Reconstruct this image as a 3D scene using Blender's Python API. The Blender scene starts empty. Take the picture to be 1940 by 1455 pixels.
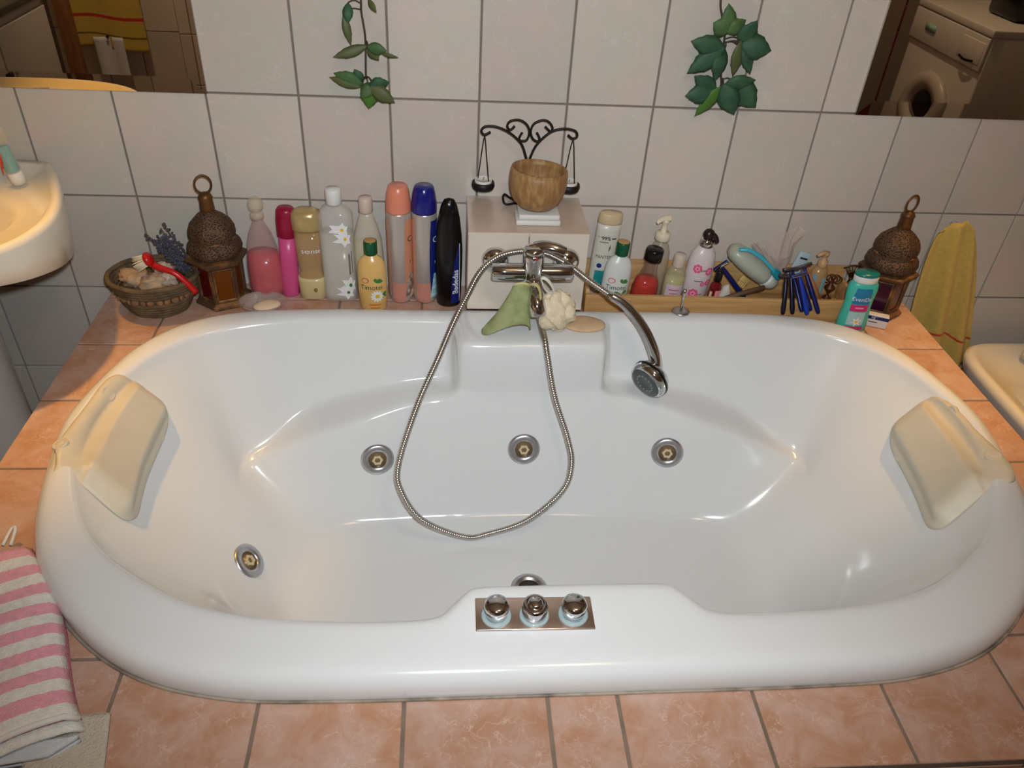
import bpy, bmesh, math, random
from mathutils import Vector, Matrix, noise
from mathutils.bvhtree import BVHTree

random.seed(7)
S = bpy.context.scene
COL = S.collection
PI = math.pi

# ------------------------------------------------------------------ camera
cam_d = bpy.data.cameras.new('camera')
cam_d.lens = 27.707; cam_d.sensor_width = 36.0; cam_d.clip_start = 0.02
cam = bpy.data.objects.new('camera', cam_d); COL.objects.link(cam)
_M = [[0.99635876, 0.08523733, -0.00195617], [-0.06670105, 0.79356438, 0.60481943], [0.05310554, -0.60248666, 0.79636024]]
CAM = Vector((-0.2016, -1.7987, 1.0418))
cam.matrix_world = Matrix(((_M[0][0], _M[0][2], -_M[0][1], CAM.x), (_M[1][0], _M[1][2], -_M[1][1], CAM.y),
                           (_M[2][0], _M[2][2], -_M[2][1], CAM.z), (0, 0, 0, 1)))
S.camera = cam

# ------------------------------------------------------------------ world, lights, exposure
w = bpy.data.worlds.new('world'); S.world = w; w.use_nodes = True
w.node_tree.nodes['Background'].inputs[0].default_value = (1.0, 0.8, 0.62, 1)
w.node_tree.nodes['Background'].inputs[1].default_value = 0.02
S.view_settings.view_transform = 'Standard'; S.view_settings.look = 'None'
S.view_settings.gamma = 1.0; S.view_settings.use_curve_mapping = False
S.view_settings.exposure = 0.0

def light(name, kind, loc, energy, col, aim=None, **kw):
    d = bpy.data.lights.new(name, kind); d.energy = energy; d.color = col
    for k, v in kw.items(): setattr(d, k, v)
    o = bpy.data.objects.new(name, d); COL.objects.link(o); o.location = loc
    if aim is not None:
        o.rotation_euler = (Vector(aim) - Vector(loc)).to_track_quat('-Z', 'Y').to_euler()
    return o

# on-camera flash
light('camera_flash', 'SPOT', (-0.17, -1.80, 1.13), 78.0, (0.84, 0.94, 1.0), aim=(0.0, 0.0, 0.12),
      spot_size=math.radians(106), spot_blend=1.0, shadow_soft_size=0.025)
# halogen spots above the basin and the bidet, and a dim lamp added as ambient fill
LAMP_L = (-1.15, -0.22, 1.50); LAMP_R = (1.12, -0.22, 1.50); LAMP_C = (0.25, -1.5, 1.80)
light('halogen_spot_light', 'SPOT', LAMP_L, 66.0, (1.0, 0.53, 0.11), aim=(-1.03, -0.52, 0.0), spot_size=math.radians(38), spot_blend=1.0, shadow_soft_size=0.03)
light('halogen_spot_light', 'SPOT', LAMP_R, 72.0, (1.0, 0.53, 0.11), aim=(1.10, -0.42, 0.0), spot_size=math.radians(38), spot_blend=1.0, shadow_soft_size=0.03)
light('ambient_fill_light', 'POINT', LAMP_C, 13.0, (1.0, 0.74, 0.50), shadow_soft_size=0.12)

SPOT_1 = (-1.45, -1.75, 1.90); SPOT_2 = (1.30, -1.60, 1.90)  # unseen spots added to brighten the room reflected in the mirrors
light('mirror_fill_light', 'SPOT', SPOT_1, 70.0, (1.0, 0.74, 0.48), aim=(-1.85, -2.2, 0.0), spot_size=math.radians(80), spot_blend=0.8, shadow_soft_size=0.03)
light('mirror_fill_light', 'SPOT', SPOT_2, 60.0, (1.0, 0.74, 0.48), aim=(1.95, -1.75, 0.0), spot_size=math.radians(80), spot_blend=0.8, shadow_soft_size=0.03)

# ------------------------------------------------------------------ helpers
def lin(c):
    r = []
    for v in c[:3]:
        v /= 255.0
        r.append(v / 12.92 if v <= 0.04045 else ((v + 0.055) / 1.055) ** 2.4)
    return (*r, 1.0)

MATS = {}
def mat(name, col, rough=0.5, metal=0.0, alpha=1.0, trans=0.0, coat=0.0, spec=0.5, col2=None, nscale=8.0, ndetail=4.0, lo=0.4, hi=0.65,
        bump=0.0, bscale=60.0, sss=0.0, rnd=0.0, stretch=None, ior=1.45, sheen=0.0):
    if name in MATS: return MATS[name]
    m = bpy.data.materials.new(name); m.use_nodes = True; MATS[name] = m
    nt = m.node_tree; N = nt.nodes; L = nt.links; b = N['Principled BSDF']
    b.inputs['Base Color'].default_value = lin(col)
    b.inputs['Roughness'].default_value = rough; b.inputs['Metallic'].default_value = metal
    b.inputs['Alpha'].default_value = alpha; b.inputs['Transmission Weight'].default_value = trans
    b.inputs['Coat Weight'].default_value = coat; b.inputs['Coat Roughness'].default_value = 0.05
    b.inputs['Specular IOR Level'].default_value = spec; b.inputs['IOR'].default_value = ior
    if sheen: b.inputs['Sheen Weight'].default_value = sheen
    if sss:
        b.inputs['Subsurface Weight'].default_value = sss
        b.inputs['Subsurface Radius'].default_value = (0.02, 0.015, 0.01)
    tc = N.new('ShaderNodeTexCoord'); vec = tc.outputs['Object']
    if stretch:
        mp = N.new('ShaderNodeMapping'); mp.inputs['Scale'].default_value = stretch
        L.new(vec, mp.inputs['Vector']); vec = mp.outputs['Vector']
    if rnd:
        oi = N.new('ShaderNodeObjectInfo'); mu = N.new('ShaderNodeMath'); mu.operation = 'MULTIPLY'; mu.inputs[1].default_value = 37.0
        va = N.new('ShaderNodeVectorMath'); va.operation = 'ADD'
        L.new(oi.outputs['Random'], mu.inputs[0]); L.new(vec, va.inputs[0]); L.new(mu.outputs[0], va.inputs[1]); vec = va.outputs['Vector']
    out = None
    if col2 is not None:
        n = N.new('ShaderNodeTexNoise'); n.inputs['Scale'].default_value = nscale; n.inputs['Detail'].default_value = ndetail
        n.inputs['Roughness'].default_value = 0.6
        L.new(vec, n.inputs['Vector'])
        r = N.new('ShaderNodeValToRGB'); r.color_ramp.elements[0].position = lo; r.color_ramp.elements[1].position = hi
        r.color_ramp.elements[0].color = lin(col); r.color_ramp.elements[1].color = lin(col2)
        L.new(n.outputs['Fac'], r.inputs['Fac']); out = r.outputs['Color']
        L.new(out, b.inputs['Base Color'])
    if bump:
        n2 = N.new('ShaderNodeTexNoise'); n2.inputs['Scale'].default_value = bscale; n2.inputs['Detail'].default_value = 3
        L.new(vec, n2.inputs['Vector'])
        bp = N.new('ShaderNodeBump'); bp.inputs['Strength'].default_value = bump; bp.inputs['Distance'].default_value = 0.004
        L.new(n2.outputs['Fac'], bp.inputs['Height']); L.new(bp.outputs['Normal'], b.inputs['Normal'])
    return m

def tile_mat(name, c1, c2, vein, rough, scale, vs=1.0):
    """glazed ceramic: cloudy noise plus thin pale veins, shifted from tile to tile"""
    m = bpy.data.materials.new(name); m.use_nodes = True
    nt = m.node_tree; N = nt.nodes; L = nt.links; b = N['Principled BSDF']
    tc = N.new('ShaderNodeTexCoord'); oi = N.new('ShaderNodeObjectInfo')
    mu = N.new('ShaderNodeMath'); mu.operation = 'MULTIPLY'; mu.inputs[1].default_value = 53.0
    va = N.new('ShaderNodeVectorMath'); va.operation = 'ADD'
    L.new(oi.outputs['Random'], mu.inputs[0]); L.new(tc.outputs['Object'], va.inputs[0]); L.new(mu.outputs[0], va.inputs[1])
    n = N.new('ShaderNodeTexNoise'); n.inputs['Scale'].default_value = scale; n.inputs['Detail'].default_value = 7; n.inputs['Roughness'].default_value = 0.65
    n.inputs['Distortion'].default_value = 0.6
    L.new(va.outputs[0], n.inputs['Vector'])
    r = N.new('ShaderNodeValToRGB'); r.color_ramp.elements[0].position = 0.36; r.color_ramp.elements[1].position = 0.66
    r.color_ramp.elements[0].color = lin(c1); r.color_ramp.elements[1].color = lin(c2); L.new(n.outputs['Fac'], r.inputs['Fac'])
    v = N.new('ShaderNodeTexVoronoi'); v.feature = 'DISTANCE_TO_EDGE'; v.inputs['Scale'].default_value = scale * 1.6
    n3 = N.new('ShaderNodeTexNoise'); n3.inputs['Scale'].default_value = scale * 2.2; n3.inputs['Detail'].default_value = 4
    L.new(va.outputs[0], n3.inputs['Vector'])
    mx = N.new('ShaderNodeVectorMath'); mx.operation = 'MULTIPLY_ADD'; mx.inputs[1].default_value = (0.10, 0.10, 0.10)
    L.new(n3.outputs['Color'], mx.inputs[0]); L.new(va.outputs[0], mx.inputs[2]); L.new(mx.outputs[0], v.inputs['Vector'])
    r2 = N.new('ShaderNodeValToRGB'); r2.color_ramp.elements[0].position = 0.0; r2.color_ramp.elements[1].position = 0.035
    r2.color_ramp.elements[0].color = (1, 1, 1, 1); r2.color_ramp.elements[1].color = (0, 0, 0, 1)
    L.new(v.outputs['Distance'], r2.inputs['Fac'])
    n5 = N.new('ShaderNodeTexNoise'); n5.inputs['Scale'].default_value = scale * 1.3; L.new(va.outputs[0], n5.inputs['Vector'])
    r5 = N.new('ShaderNodeValToRGB'); r5.color_ramp.elements[0].position = 0.45; r5.color_ramp.elements[1].position = 0.62
    r5.color_ramp.elements[0].color = (0, 0, 0, 1); r5.color_ramp.elements[1].color = (vs, vs, vs, 1); L.new(n5.outputs['Fac'], r5.inputs['Fac'])
    m2 = N.new('ShaderNodeMath'); m2.operation = 'MULTIPLY'; L.new(r2.outputs['Color'], m2.inputs[0]); L.new(r5.outputs['Color'], m2.inputs[1])
    mix = N.new('ShaderNodeMix'); mix.data_type = 'RGBA'
    L.new(m2.outputs[0], mix.inputs['Factor']); L.new(r.outputs['Color'], mix.inputs['A']); mix.inputs['B'].default_value = lin(vein)
    hs = N.new('ShaderNodeHueSaturation'); mr = N.new('ShaderNodeMapRange'); mr.inputs['To Min'].default_value = 0.94; mr.inputs['To Max'].default_value = 1.05
    L.new(oi.outputs['Random'], mr.inputs['Value']); L.new(mr.outputs[0], hs.inputs['Value']); L.new(mix.outputs['Result'], hs.inputs['Color'])
    L.new(hs.outputs[0], b.inputs['Base Color'])
    b.inputs['Roughness'].default_value = rough
    return m

def stripe_mat(name, axis, bands, base, rough=0.9, bump=0.6, bscale=500):
    """cloth with woven colour bands along a uv-like object axis; bands = [(from, to, colour)]"""
    m = bpy.data.materials.new(name); m.use_nodes = True
    nt = m.node_tree; N = nt.nodes; L = nt.links; b = N['Principled BSDF']; b.inputs['Roughness'].default_value = rough
    b.inputs['Sheen Weight'].default_value = 0.2; b.inputs['Specular IOR Level'].default_value = 0.1
    at = N.new('ShaderNodeUVMap'); sp = N.new('ShaderNodeSeparateXYZ'); L.new(at.outputs[0], sp.inputs[0])
    tc = N.new('ShaderNodeTexCoord')
    nz = N.new('ShaderNodeTexNoise'); nz.inputs['Scale'].default_value = 160; L.new(tc.outputs['Object'], nz.inputs['Vector'])
    ma = N.new('ShaderNodeMath'); ma.operation = 'MULTIPLY_ADD'; ma.inputs[1].default_value = 0.012; L.new(nz.outputs['Fac'], ma.inputs[0]); L.new(sp.outputs[axis], ma.inputs[2])
    r = N.new('ShaderNodeValToRGB'); r.color_ramp.interpolation = 'CONSTANT'
    els = []; p = 0.0
    for a, c, colr in bands:
        if a > p: els.append((p, base))
        els.append((a, colr)); p = c
    if p < 1: els.append((p, base))
    cr = r.color_ramp.elements
    cr[0].position = els[0][0]; cr[0].color = lin(els[0][1]); cr[1].position = els[1][0]; cr[1].color = lin(els[1][1])
    for q, c in els[2:]:
        e = cr.new(q); e.color = lin(c)
    L.new(ma.outputs[0], r.inputs['Fac'])
    n4 = N.new('ShaderNodeTexNoise'); n4.inputs['Scale'].default_value = 90; n4.inputs['Detail'].default_value = 4; L.new(tc.outputs['Object'], n4.inputs['Vector'])
    hs = N.new('ShaderNodeHueSaturation'); mr = N.new('ShaderNodeMapRange'); mr.inputs['To Min'].default_value = 0.8; mr.inputs['To Max'].default_value = 1.2
    L.new(n4.outputs['Fac'], mr.inputs['Value']); L.new(mr.outputs[0], hs.inputs['Value']); L.new(r.outputs['Color'], hs.inputs['Color'])
    L.new(hs.outputs[0], b.inputs['Base Color'])
    n2 = N.new('ShaderNodeTexNoise'); n2.inputs['Scale'].default_value = bscale; L.new(tc.outputs['Object'], n2.inputs['Vector'])
    bp = N.new('ShaderNodeBump'); bp.inputs['Strength'].default_value = bump; bp.inputs['Distance'].default_value = 0.004
    L.new(n2.outputs['Fac'], bp.inputs['Height']); L.new(bp.outputs['Normal'], b.inputs['Normal'])
    return m

def tag(o, label=None, cat=None, group=None, kind=None):
    if label: o['label'] = label
    if cat: o['category'] = cat
    if group: o['group'] = group
    if kind: o['kind'] = kind
    return o

def thing(name, label, cat, loc=(0, 0, 0), rot=(0, 0, 0), group=None, kind=None):
    o = bpy.data.objects.new(name, None); COL.objects.link(o); o.empty_display_size = 0.02
    o.location = loc; o.rotation_euler = rot
    return tag(o, label, cat, group, kind)

def mesh(name, V, F, smooth=True):
    me = bpy.data.meshes.new(name); me.from_pydata([tuple(v) for v in V], [], F); me.update()
    bm = bmesh.new(); bm.from_mesh(me); bmesh.ops.recalc_face_normals(bm, faces=bm.faces); bm.to_mesh(me); bm.free()
    if smooth: me.polygons.foreach_set('use_smooth', [True] * len(me.polygons))
    return me

def put(name, me, m, parent=None, loc=(0, 0, 0), rot=(0, 0, 0), label=None):
    o = bpy.data.objects.new(name, me); COL.objects.link(o)
    if m is not None and not me.materials: me.materials.append(m)
    o.location = loc; o.rotation_euler = rot
    if parent: o.parent = parent
    if label: o['label'] = label
    return o

def part(name, VF, m, parent=None, loc=(0, 0, 0), rot=(0, 0, 0), smooth=True, label=None, sharp=None):
    me = mesh(name, VF[0], VF[1], smooth)
    o = put(name, me, m, parent, loc, rot, label)
    if sharp:
        me.set_sharp_from_angle(angle=math.radians(sharp))
    return o

def solid(o, t, off=0.0):
    md = o.modifiers.new('thickness', 'SOLIDIFY'); md.thickness = t; md.offset = off; return o
def subd(o, n):
    md = o.modifiers.new('smooth', 'SUBSURF'); md.levels = n; md.render_levels = n; return o

def section(a, pw=2.0):
    s, c = math.sin(a), math.cos(a)
    if pw == 2.0: return s, c
    k = 2.0 / pw
    return math.copysign(abs(s) ** k, s), math.copysign(abs(c) ** k, c)

def lathe(prof, n=28, sx=1.0, sy=1.0, pw=2.0, lean=0.0, caps=True):
    V, F = [], []
    for r, z in prof:
        for i in range(n):
            s, c = section(2 * PI * i / n, pw)
            V.append((r * sx * s + lean * z, -r * sy * c, z))
    for j in range(len(prof) - 1):
        for i in range(n):
            k = (i + 1) % n
            F.append((j * n + i, j * n + k, (j + 1) * n + k, (j + 1) * n + i))
    if caps and prof[0][0] > 1e-5: F.append(tuple(range(n)))
    if caps and prof[-1][0] > 1e-5: F.append(tuple((len(prof) - 1) * n + i for i in range(n)))
    return V, F

def frames(P):
    P = [Vector(p) for p in P]; T = []
    for i in range(len(P)):
        a = P[max(i - 1, 0)]; b = P[min(i + 1, len(P) - 1)]
        T.append((b - a).normalized())
    n = T[0].orthogonal().normalized(); out = []
    for i, t in enumerate(T):
        n = (n - t * n.dot(t)).normalized()
        out.append((P[i], n, t.cross(n)))
    return out

def tube(P, r, n=8, flat=1.0, caps=True, closed=False):
    if closed: P = list(P) + [P[0]]
    fr = frames(P); V, F = [], []
    for i, (p, a, b) in enumerate(fr):
        rr = r[i] if isinstance(r, (list, tuple)) else r
        for k in range(n):
            t = 2 * PI * k / n
            V.append(p + a * (rr * math.cos(t)) + b * (rr * flat * math.sin(t)))
    m = len(fr)
    for i in range(m - 1):
        for k in range(n):
            q = (k + 1) % n
            F.append((i * n + k, i * n + q, (i + 1) * n + q, (i + 1) * n + k))
    if caps and not closed:
        F.append(tuple(range(n))); F.append(tuple((m - 1) * n + k for k in range(n)))
    return V, F

def cat(P, sub=6, closed=False):
    P = [Vector(p) for p in P]; n = len(P); out = []
    rng = range(n) if closed else range(n - 1)
    for i in rng:
        if closed: p0, p1, p2, p3 = P[i - 1], P[i], P[(i + 1) % n], P[(i + 2) % n]
        else: p0, p1, p2, p3 = P[max(i - 1, 0)], P[i], P[i + 1], P[min(i + 2, n - 1)]
        for k in range(sub):
            t = k / sub
            out.append(0.5 * ((2 * p1) + (p2 - p0) * t + (2 * p0 - 5 * p1 + 4 * p2 - p3) * t * t + (3 * p1 - p0 - 3 * p2 + p3) * t ** 3))
    if not closed: out.append(P[-1])
    return out

def boxm(w, d, h, bev=0.0, seg=2, base=True):
    """box centred in x and y, standing on z = 0"""
    bm = bmesh.new(); bmesh.ops.create_cube(bm, size=1.0)
    for v in bm.verts: v.co = Vector((v.co.x * w, v.co.y * d, (v.co.z + (0.5 if base else 0)) * h))
    if bev > 0: bmesh.ops.bevel(bm, geom=bm.edges[:], offset=bev, segments=seg, profile=0.5, affect='EDGES')
    V = [v.co.copy() for v in bm.verts]; F = [tuple(v.index for v in f.verts) for f in bm.faces]
    bm.verts.index_update(); F = [tuple(v.index for v in f.verts) for f in bm.faces]
    bm.free(); return V, F

def merge(*parts):
    V, F = [], []
    for v, f in parts:
        o = len(V); V += [Vector(q) for q in v]; F += [tuple(i + o for i in p) for p in f]
    return V, F

def xf(VF, loc=(0, 0, 0), rot=(0, 0, 0), sc=(1, 1, 1)):
    from mathutils import Euler
    M = Matrix.Translation(loc) @ Euler(rot).to_matrix().to_4x4() @ Matrix.Diagonal((*sc, 1))
    return [M @ Vector(v) for v in VF[0]], VF[1]

def along(VF, p, d):
    """moves a shape built along +z so that it starts at p and points along d"""
    q = Vector(d).normalized().to_track_quat('Z', 'Y').to_matrix().to_4x4()
    M = Matrix.Translation(p) @ q
    return [M @ Vector(v) for v in VF[0]], VF[1]

def grid(fn, nu, nv):
    V = [fn(i / nu, j / nv) for j in range(nv + 1) for i in range(nu + 1)]
    F = [(j * (nu + 1) + i, j * (nu + 1) + i + 1, (j + 1) * (nu + 1) + i + 1, (j + 1) * (nu + 1) + i) for j in range(nv) for i in range(nu)]
    return V, F

def grid_uv(o, nu, nv):
    me = o.data; uv = me.uv_layers.new(name='UVMap')
    for p in me.polygons:
        for li in p.loop_indices:
            vi = me.loops[li].vertex_index
            uv.data[li].uv = ((vi % (nu + 1)) / nu, (vi // (nu + 1)) / nv)

def ell(rx, ry, rz, n=16, m=10, bumps=0.0, seed=0, fr=20.0):
    V, F = [], []
    for j in range(m + 1):
        ph = PI * j / m
        for i in range(n):
            a = 2 * PI * i / n
            v = Vector((math.sin(ph) * math.cos(a), math.sin(ph) * math.sin(a), math.cos(ph)))
            k = 1 + bumps * noise.noise(v * fr * 0.1 + Vector((seed * 7.1, seed * 3.3, 1)))
            V.append(Vector((v.x * rx * k, v.y * ry * k, v.z * rz * k)))
    for j in range(m):
        for i in range(n):
            k = (i + 1) % n
            F.append((j * n + i, j * n + k, (j + 1) * n + k, (j + 1) * n + i))
    return V, F

_dg = None
def text_vf(s, size, bold=False):
    cu = bpy.data.curves.new('t', 'FONT'); cu.body = s; cu.size = size; cu.align_x = 'CENTER'; cu.align_y = 'CENTER'; cu.resolution_u = 3
    if bold: cu.offset = size * 0.018
    o = bpy.data.objects.new('t', cu); COL.objects.link(o)
    bpy.context.view_layer.update()
    me = bpy.data.meshes.new_from_object(o.evaluated_get(bpy.context.evaluated_depsgraph_get()))
    V = [v.co.copy() for v in me.vertices]; F = [tuple(p.vertices) for p in me.polygons]
    bpy.data.objects.remove(o); bpy.data.curves.remove(cu); bpy.data.meshes.remove(me)
    return V, F

class Bottle:
    def __init__(s, root, prof, sx=1, sy=1, pw=2.0): s.root, s.prof, s.sx, s.sy, s.pw = root, prof, sx, sy, pw
    def r(s, z):
        P = s.prof
        for (r0, z0), (r1, z1) in zip(P, P[1:]):
            if z0 <= z <= z1 and z1 > z0: return r0 + (r1 - r0) * (z - z0) / (z1 - z0)
        return P[-1][0]
    def w(s, u, v, off=0.0007):
        r = s.r(v); a = u / (r * s.sx); a = max(-1.5, min(1.5, a)); q, c = section(a, s.pw)
        return Vector(((r * s.sx + off) * q, -(r * s.sy + off) * c, v))
    def text(s, t, size, u, v, m, vert=False, bold=False, name='lettering', sxx=1.0):
        V, F = text_vf(t, size, bold)
        V = [s.w(u - q.y, v + q.x * sxx, 0.0012) if vert else s.w(u + q.x * sxx, v + q.y, 0.0012) for q in V]
        return part(name, (V, F), m, s.root, smooth=False)
    def patch(s, u0, u1, v0, v1, m, name='label_print', nu=10, nv=8, off=0.0007, shape=None):
        def fn(a, b):
            v = v0 + (v1 - v0) * b; l, r = (u0, u1) if shape is None else shape(b, u0, u1)
            return s.w(l + (r - l) * a, v, off)
        return part(name, grid(fn, nu, nv), m, s.root)
    def bar(s, u, v, w_, h_, m):          # a line of print too small to read
        return s.patch(u - w_ / 2, u + w_ / 2, v - h_ / 2, v + h_ / 2, m, 'print_line', 6, 1, .0012)
    def poly(s, pts, u, v, m, name='print', off=0.001):
        c = s.w(u, v, off); V = [c] + [s.w(u + a, v + b, off) for a, b in pts]; n = len(pts)
        return part(name, (V, [(0, 1 + i, 1 + (i + 1) % n) for i in range(n)]), m, s.root, smooth=False)

def star(n, r1, r2, rot=0.0):
    return [((r1 if k % 2 == 0 else r2) * math.cos(rot + PI * k / n), (r1 if k % 2 == 0 else r2) * math.sin(rot + PI * k / n)) for k in range(2 * n)]
def disc(n, r, e=1.0): return [(r * math.cos(2 * PI * k / n), r * e * math.sin(2 * PI * k / n)) for k in range(n)]
def leafp(l, wd, rot):
    P = []
    for k in range(12):
        t = 2 * PI * k / 12; x = l * 0.5 * (1 - math.cos(t)); y = wd * 0.5 * math.sin(t) * math.sin(t * 0.5 + 0.2)
        P.append((x * math.cos(rot) - y * math.sin(rot), x * math.sin(rot) + y * math.cos(rot)))
    return P

# ------------------------------------------------------------------ materials
TILE_W = tile_mat('wall_tile_glaze', (200, 196, 184), (211, 194, 186), (220, 213, 206), 0.25, 11.0, 0.4)
TILE_D = tile_mat('deck_tile_glaze', (186, 138, 108), (202, 170, 156), (220, 192, 176), 0.32, 15.0, 0.7)
GROUT_W = mat('wall_grout', (132, 120, 110), 0.9)
GROUT_D = mat('deck_grout', (136, 120, 104), 0.9, col2=(120, 104, 88), nscale=30)
ACRYL = mat('white_acrylic', (230, 231, 231), 0.15, coat=0.2, spec=0.5)
CERAM = mat('white_ceramic', (232, 226, 214), 0.12, coat=0.4)
CHROME = mat('chrome', (205, 208, 212), 0.07, metal=1.0)
CHROMED = mat('satin_chrome', (196, 196, 200), 0.34, metal=1.0)
STEELH = mat('hose_steel', (196, 192, 186), 0.27, metal=1.0)
BRASSN = mat('cream_nozzle', (214, 196, 160), 0.4)
DARKIN = mat('dark_cavity', (60, 48, 36), 0.6)
BLACKW = mat('black_iron', (30, 24, 20), 0.5, metal=0.3)
WHITEP = mat('white_plastic', (228, 228, 226), 0.35)
BLACKP = mat('black_plastic', (16, 15, 16), 0.22)
WOODT = mat('tray_wood', (206, 164, 108), 0.55, col2=(184, 138, 86), nscale=5, stretch=(1, 14, 14))
PAINT = mat('room_paint', (214, 200, 184), 0.8)

# ------------------------------------------------------------------ the setting
XL, XR, YF, ZF, ZC = -2.2, 2.55, -2.52, -0.54, 1.95
TW, TH = 0.2, 0.2468
def tile_box(w, h, t, c):
    """chamfered tile, front face at z = t"""
    a, b = w / 2, h / 2
    V = [(-a, -b, 0), (a, -b, 0), (a, b, 0), (-a, b, 0), (-a, -b, t - c), (a, -b, t - c), (a, b, t - c), (-a, b, t - c),
         (-a + c, -b + c, t), (a - c, -b + c, t), (a - c, b - c, t), (-a + c, b - c, t)]
    F = [(0, 3, 2, 1), (8, 9, 10, 11)]
    for k in range(4):
        q = (k + 1) % 4
        F += [(k, q, 4 + q, 4 + k), (4 + k, 4 + q, 8 + q, 8 + k)]
    return V, F

def slab(name, lo, hi, m, kind='structure'):
    lo, hi = Vector(lo), Vector(hi); c = (lo + hi) / 2
    o = part(name, boxm(hi.x - lo.x, hi.y - lo.y, hi.z - lo.z), m, None, (c.x, c.y, lo.z), smooth=False)
    if kind: o['kind'] = kind
    return o

FLOORM = mat('floor_tiles', (120, 84, 66), 0.4, col2=(98, 66, 50), nscale=6)
slab('floor', (XL, YF, ZF - 0.05), (XR, 0.02, ZF), FLOORM)
slab('ceiling', (XL, YF, ZC), (XR, 0.02, ZC + 0.05), PAINT)
slab('wall_left', (XL - 0.05, YF, ZF), (XL, 0.02, ZC), PAINT)
slab('wall_right', (XR, YF, ZF), (XR + 0.05, 0.02, ZC), PAINT)
wb = slab('wall_back', (XL, 0.006, ZF), (XR, 0.06, ZC), GROUT_W)
wf = slab('wall_front', (XL, YF - 0.05, ZF), (XR, YF, ZC), GROUT_W)
tme = mesh('wall_tile', *tile_box(TW - 0.0046, TH - 0.0046, 0.008, 0.0012), smooth=False); tme.materials.append(TILE_W)
X0, Z0 = -1.125, 0.475
def wall_tiles(wall, y, face, x_lo, x_hi, z_lo, z_hi):
    i0 = math.floor((x_lo - X0) / TW); i1 = math.ceil((x_hi - X0) / TW)
    j0 = math.floor((z_lo - Z0) / TH); j1 = math.ceil((z_hi - Z0) / TH)
    inv = wall.matrix_basis.inverted()
    for i in range(i0, i1):
        for j in range(j0, j1):
            cx, cz = X0 + (i + 0.5) * TW, Z0 + (j + 0.5) * TH
            if cx - TW / 2 < XL or cx + TW / 2 > XR or cz - TH / 2 < ZF or cz + TH / 2 > ZC: continue
            o = bpy.data.objects.new('tile', tme); COL.objects.link(o); o.parent = wall
            d = 0.0006 * random.random()
            o.matrix_parent_inverse = inv
            o.location = (cx, y + face * d, cz); o.rotation_euler = (PI / 2 if face < 0 else -PI / 2, 0, 0)
wall_tiles(wb, 0.0075, -1, -2.1, 2.4, ZF, 1.5)
wall_tiles(wf, YF - 0.001, 1, -2.2, -0.6, ZF, 0.8)

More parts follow.
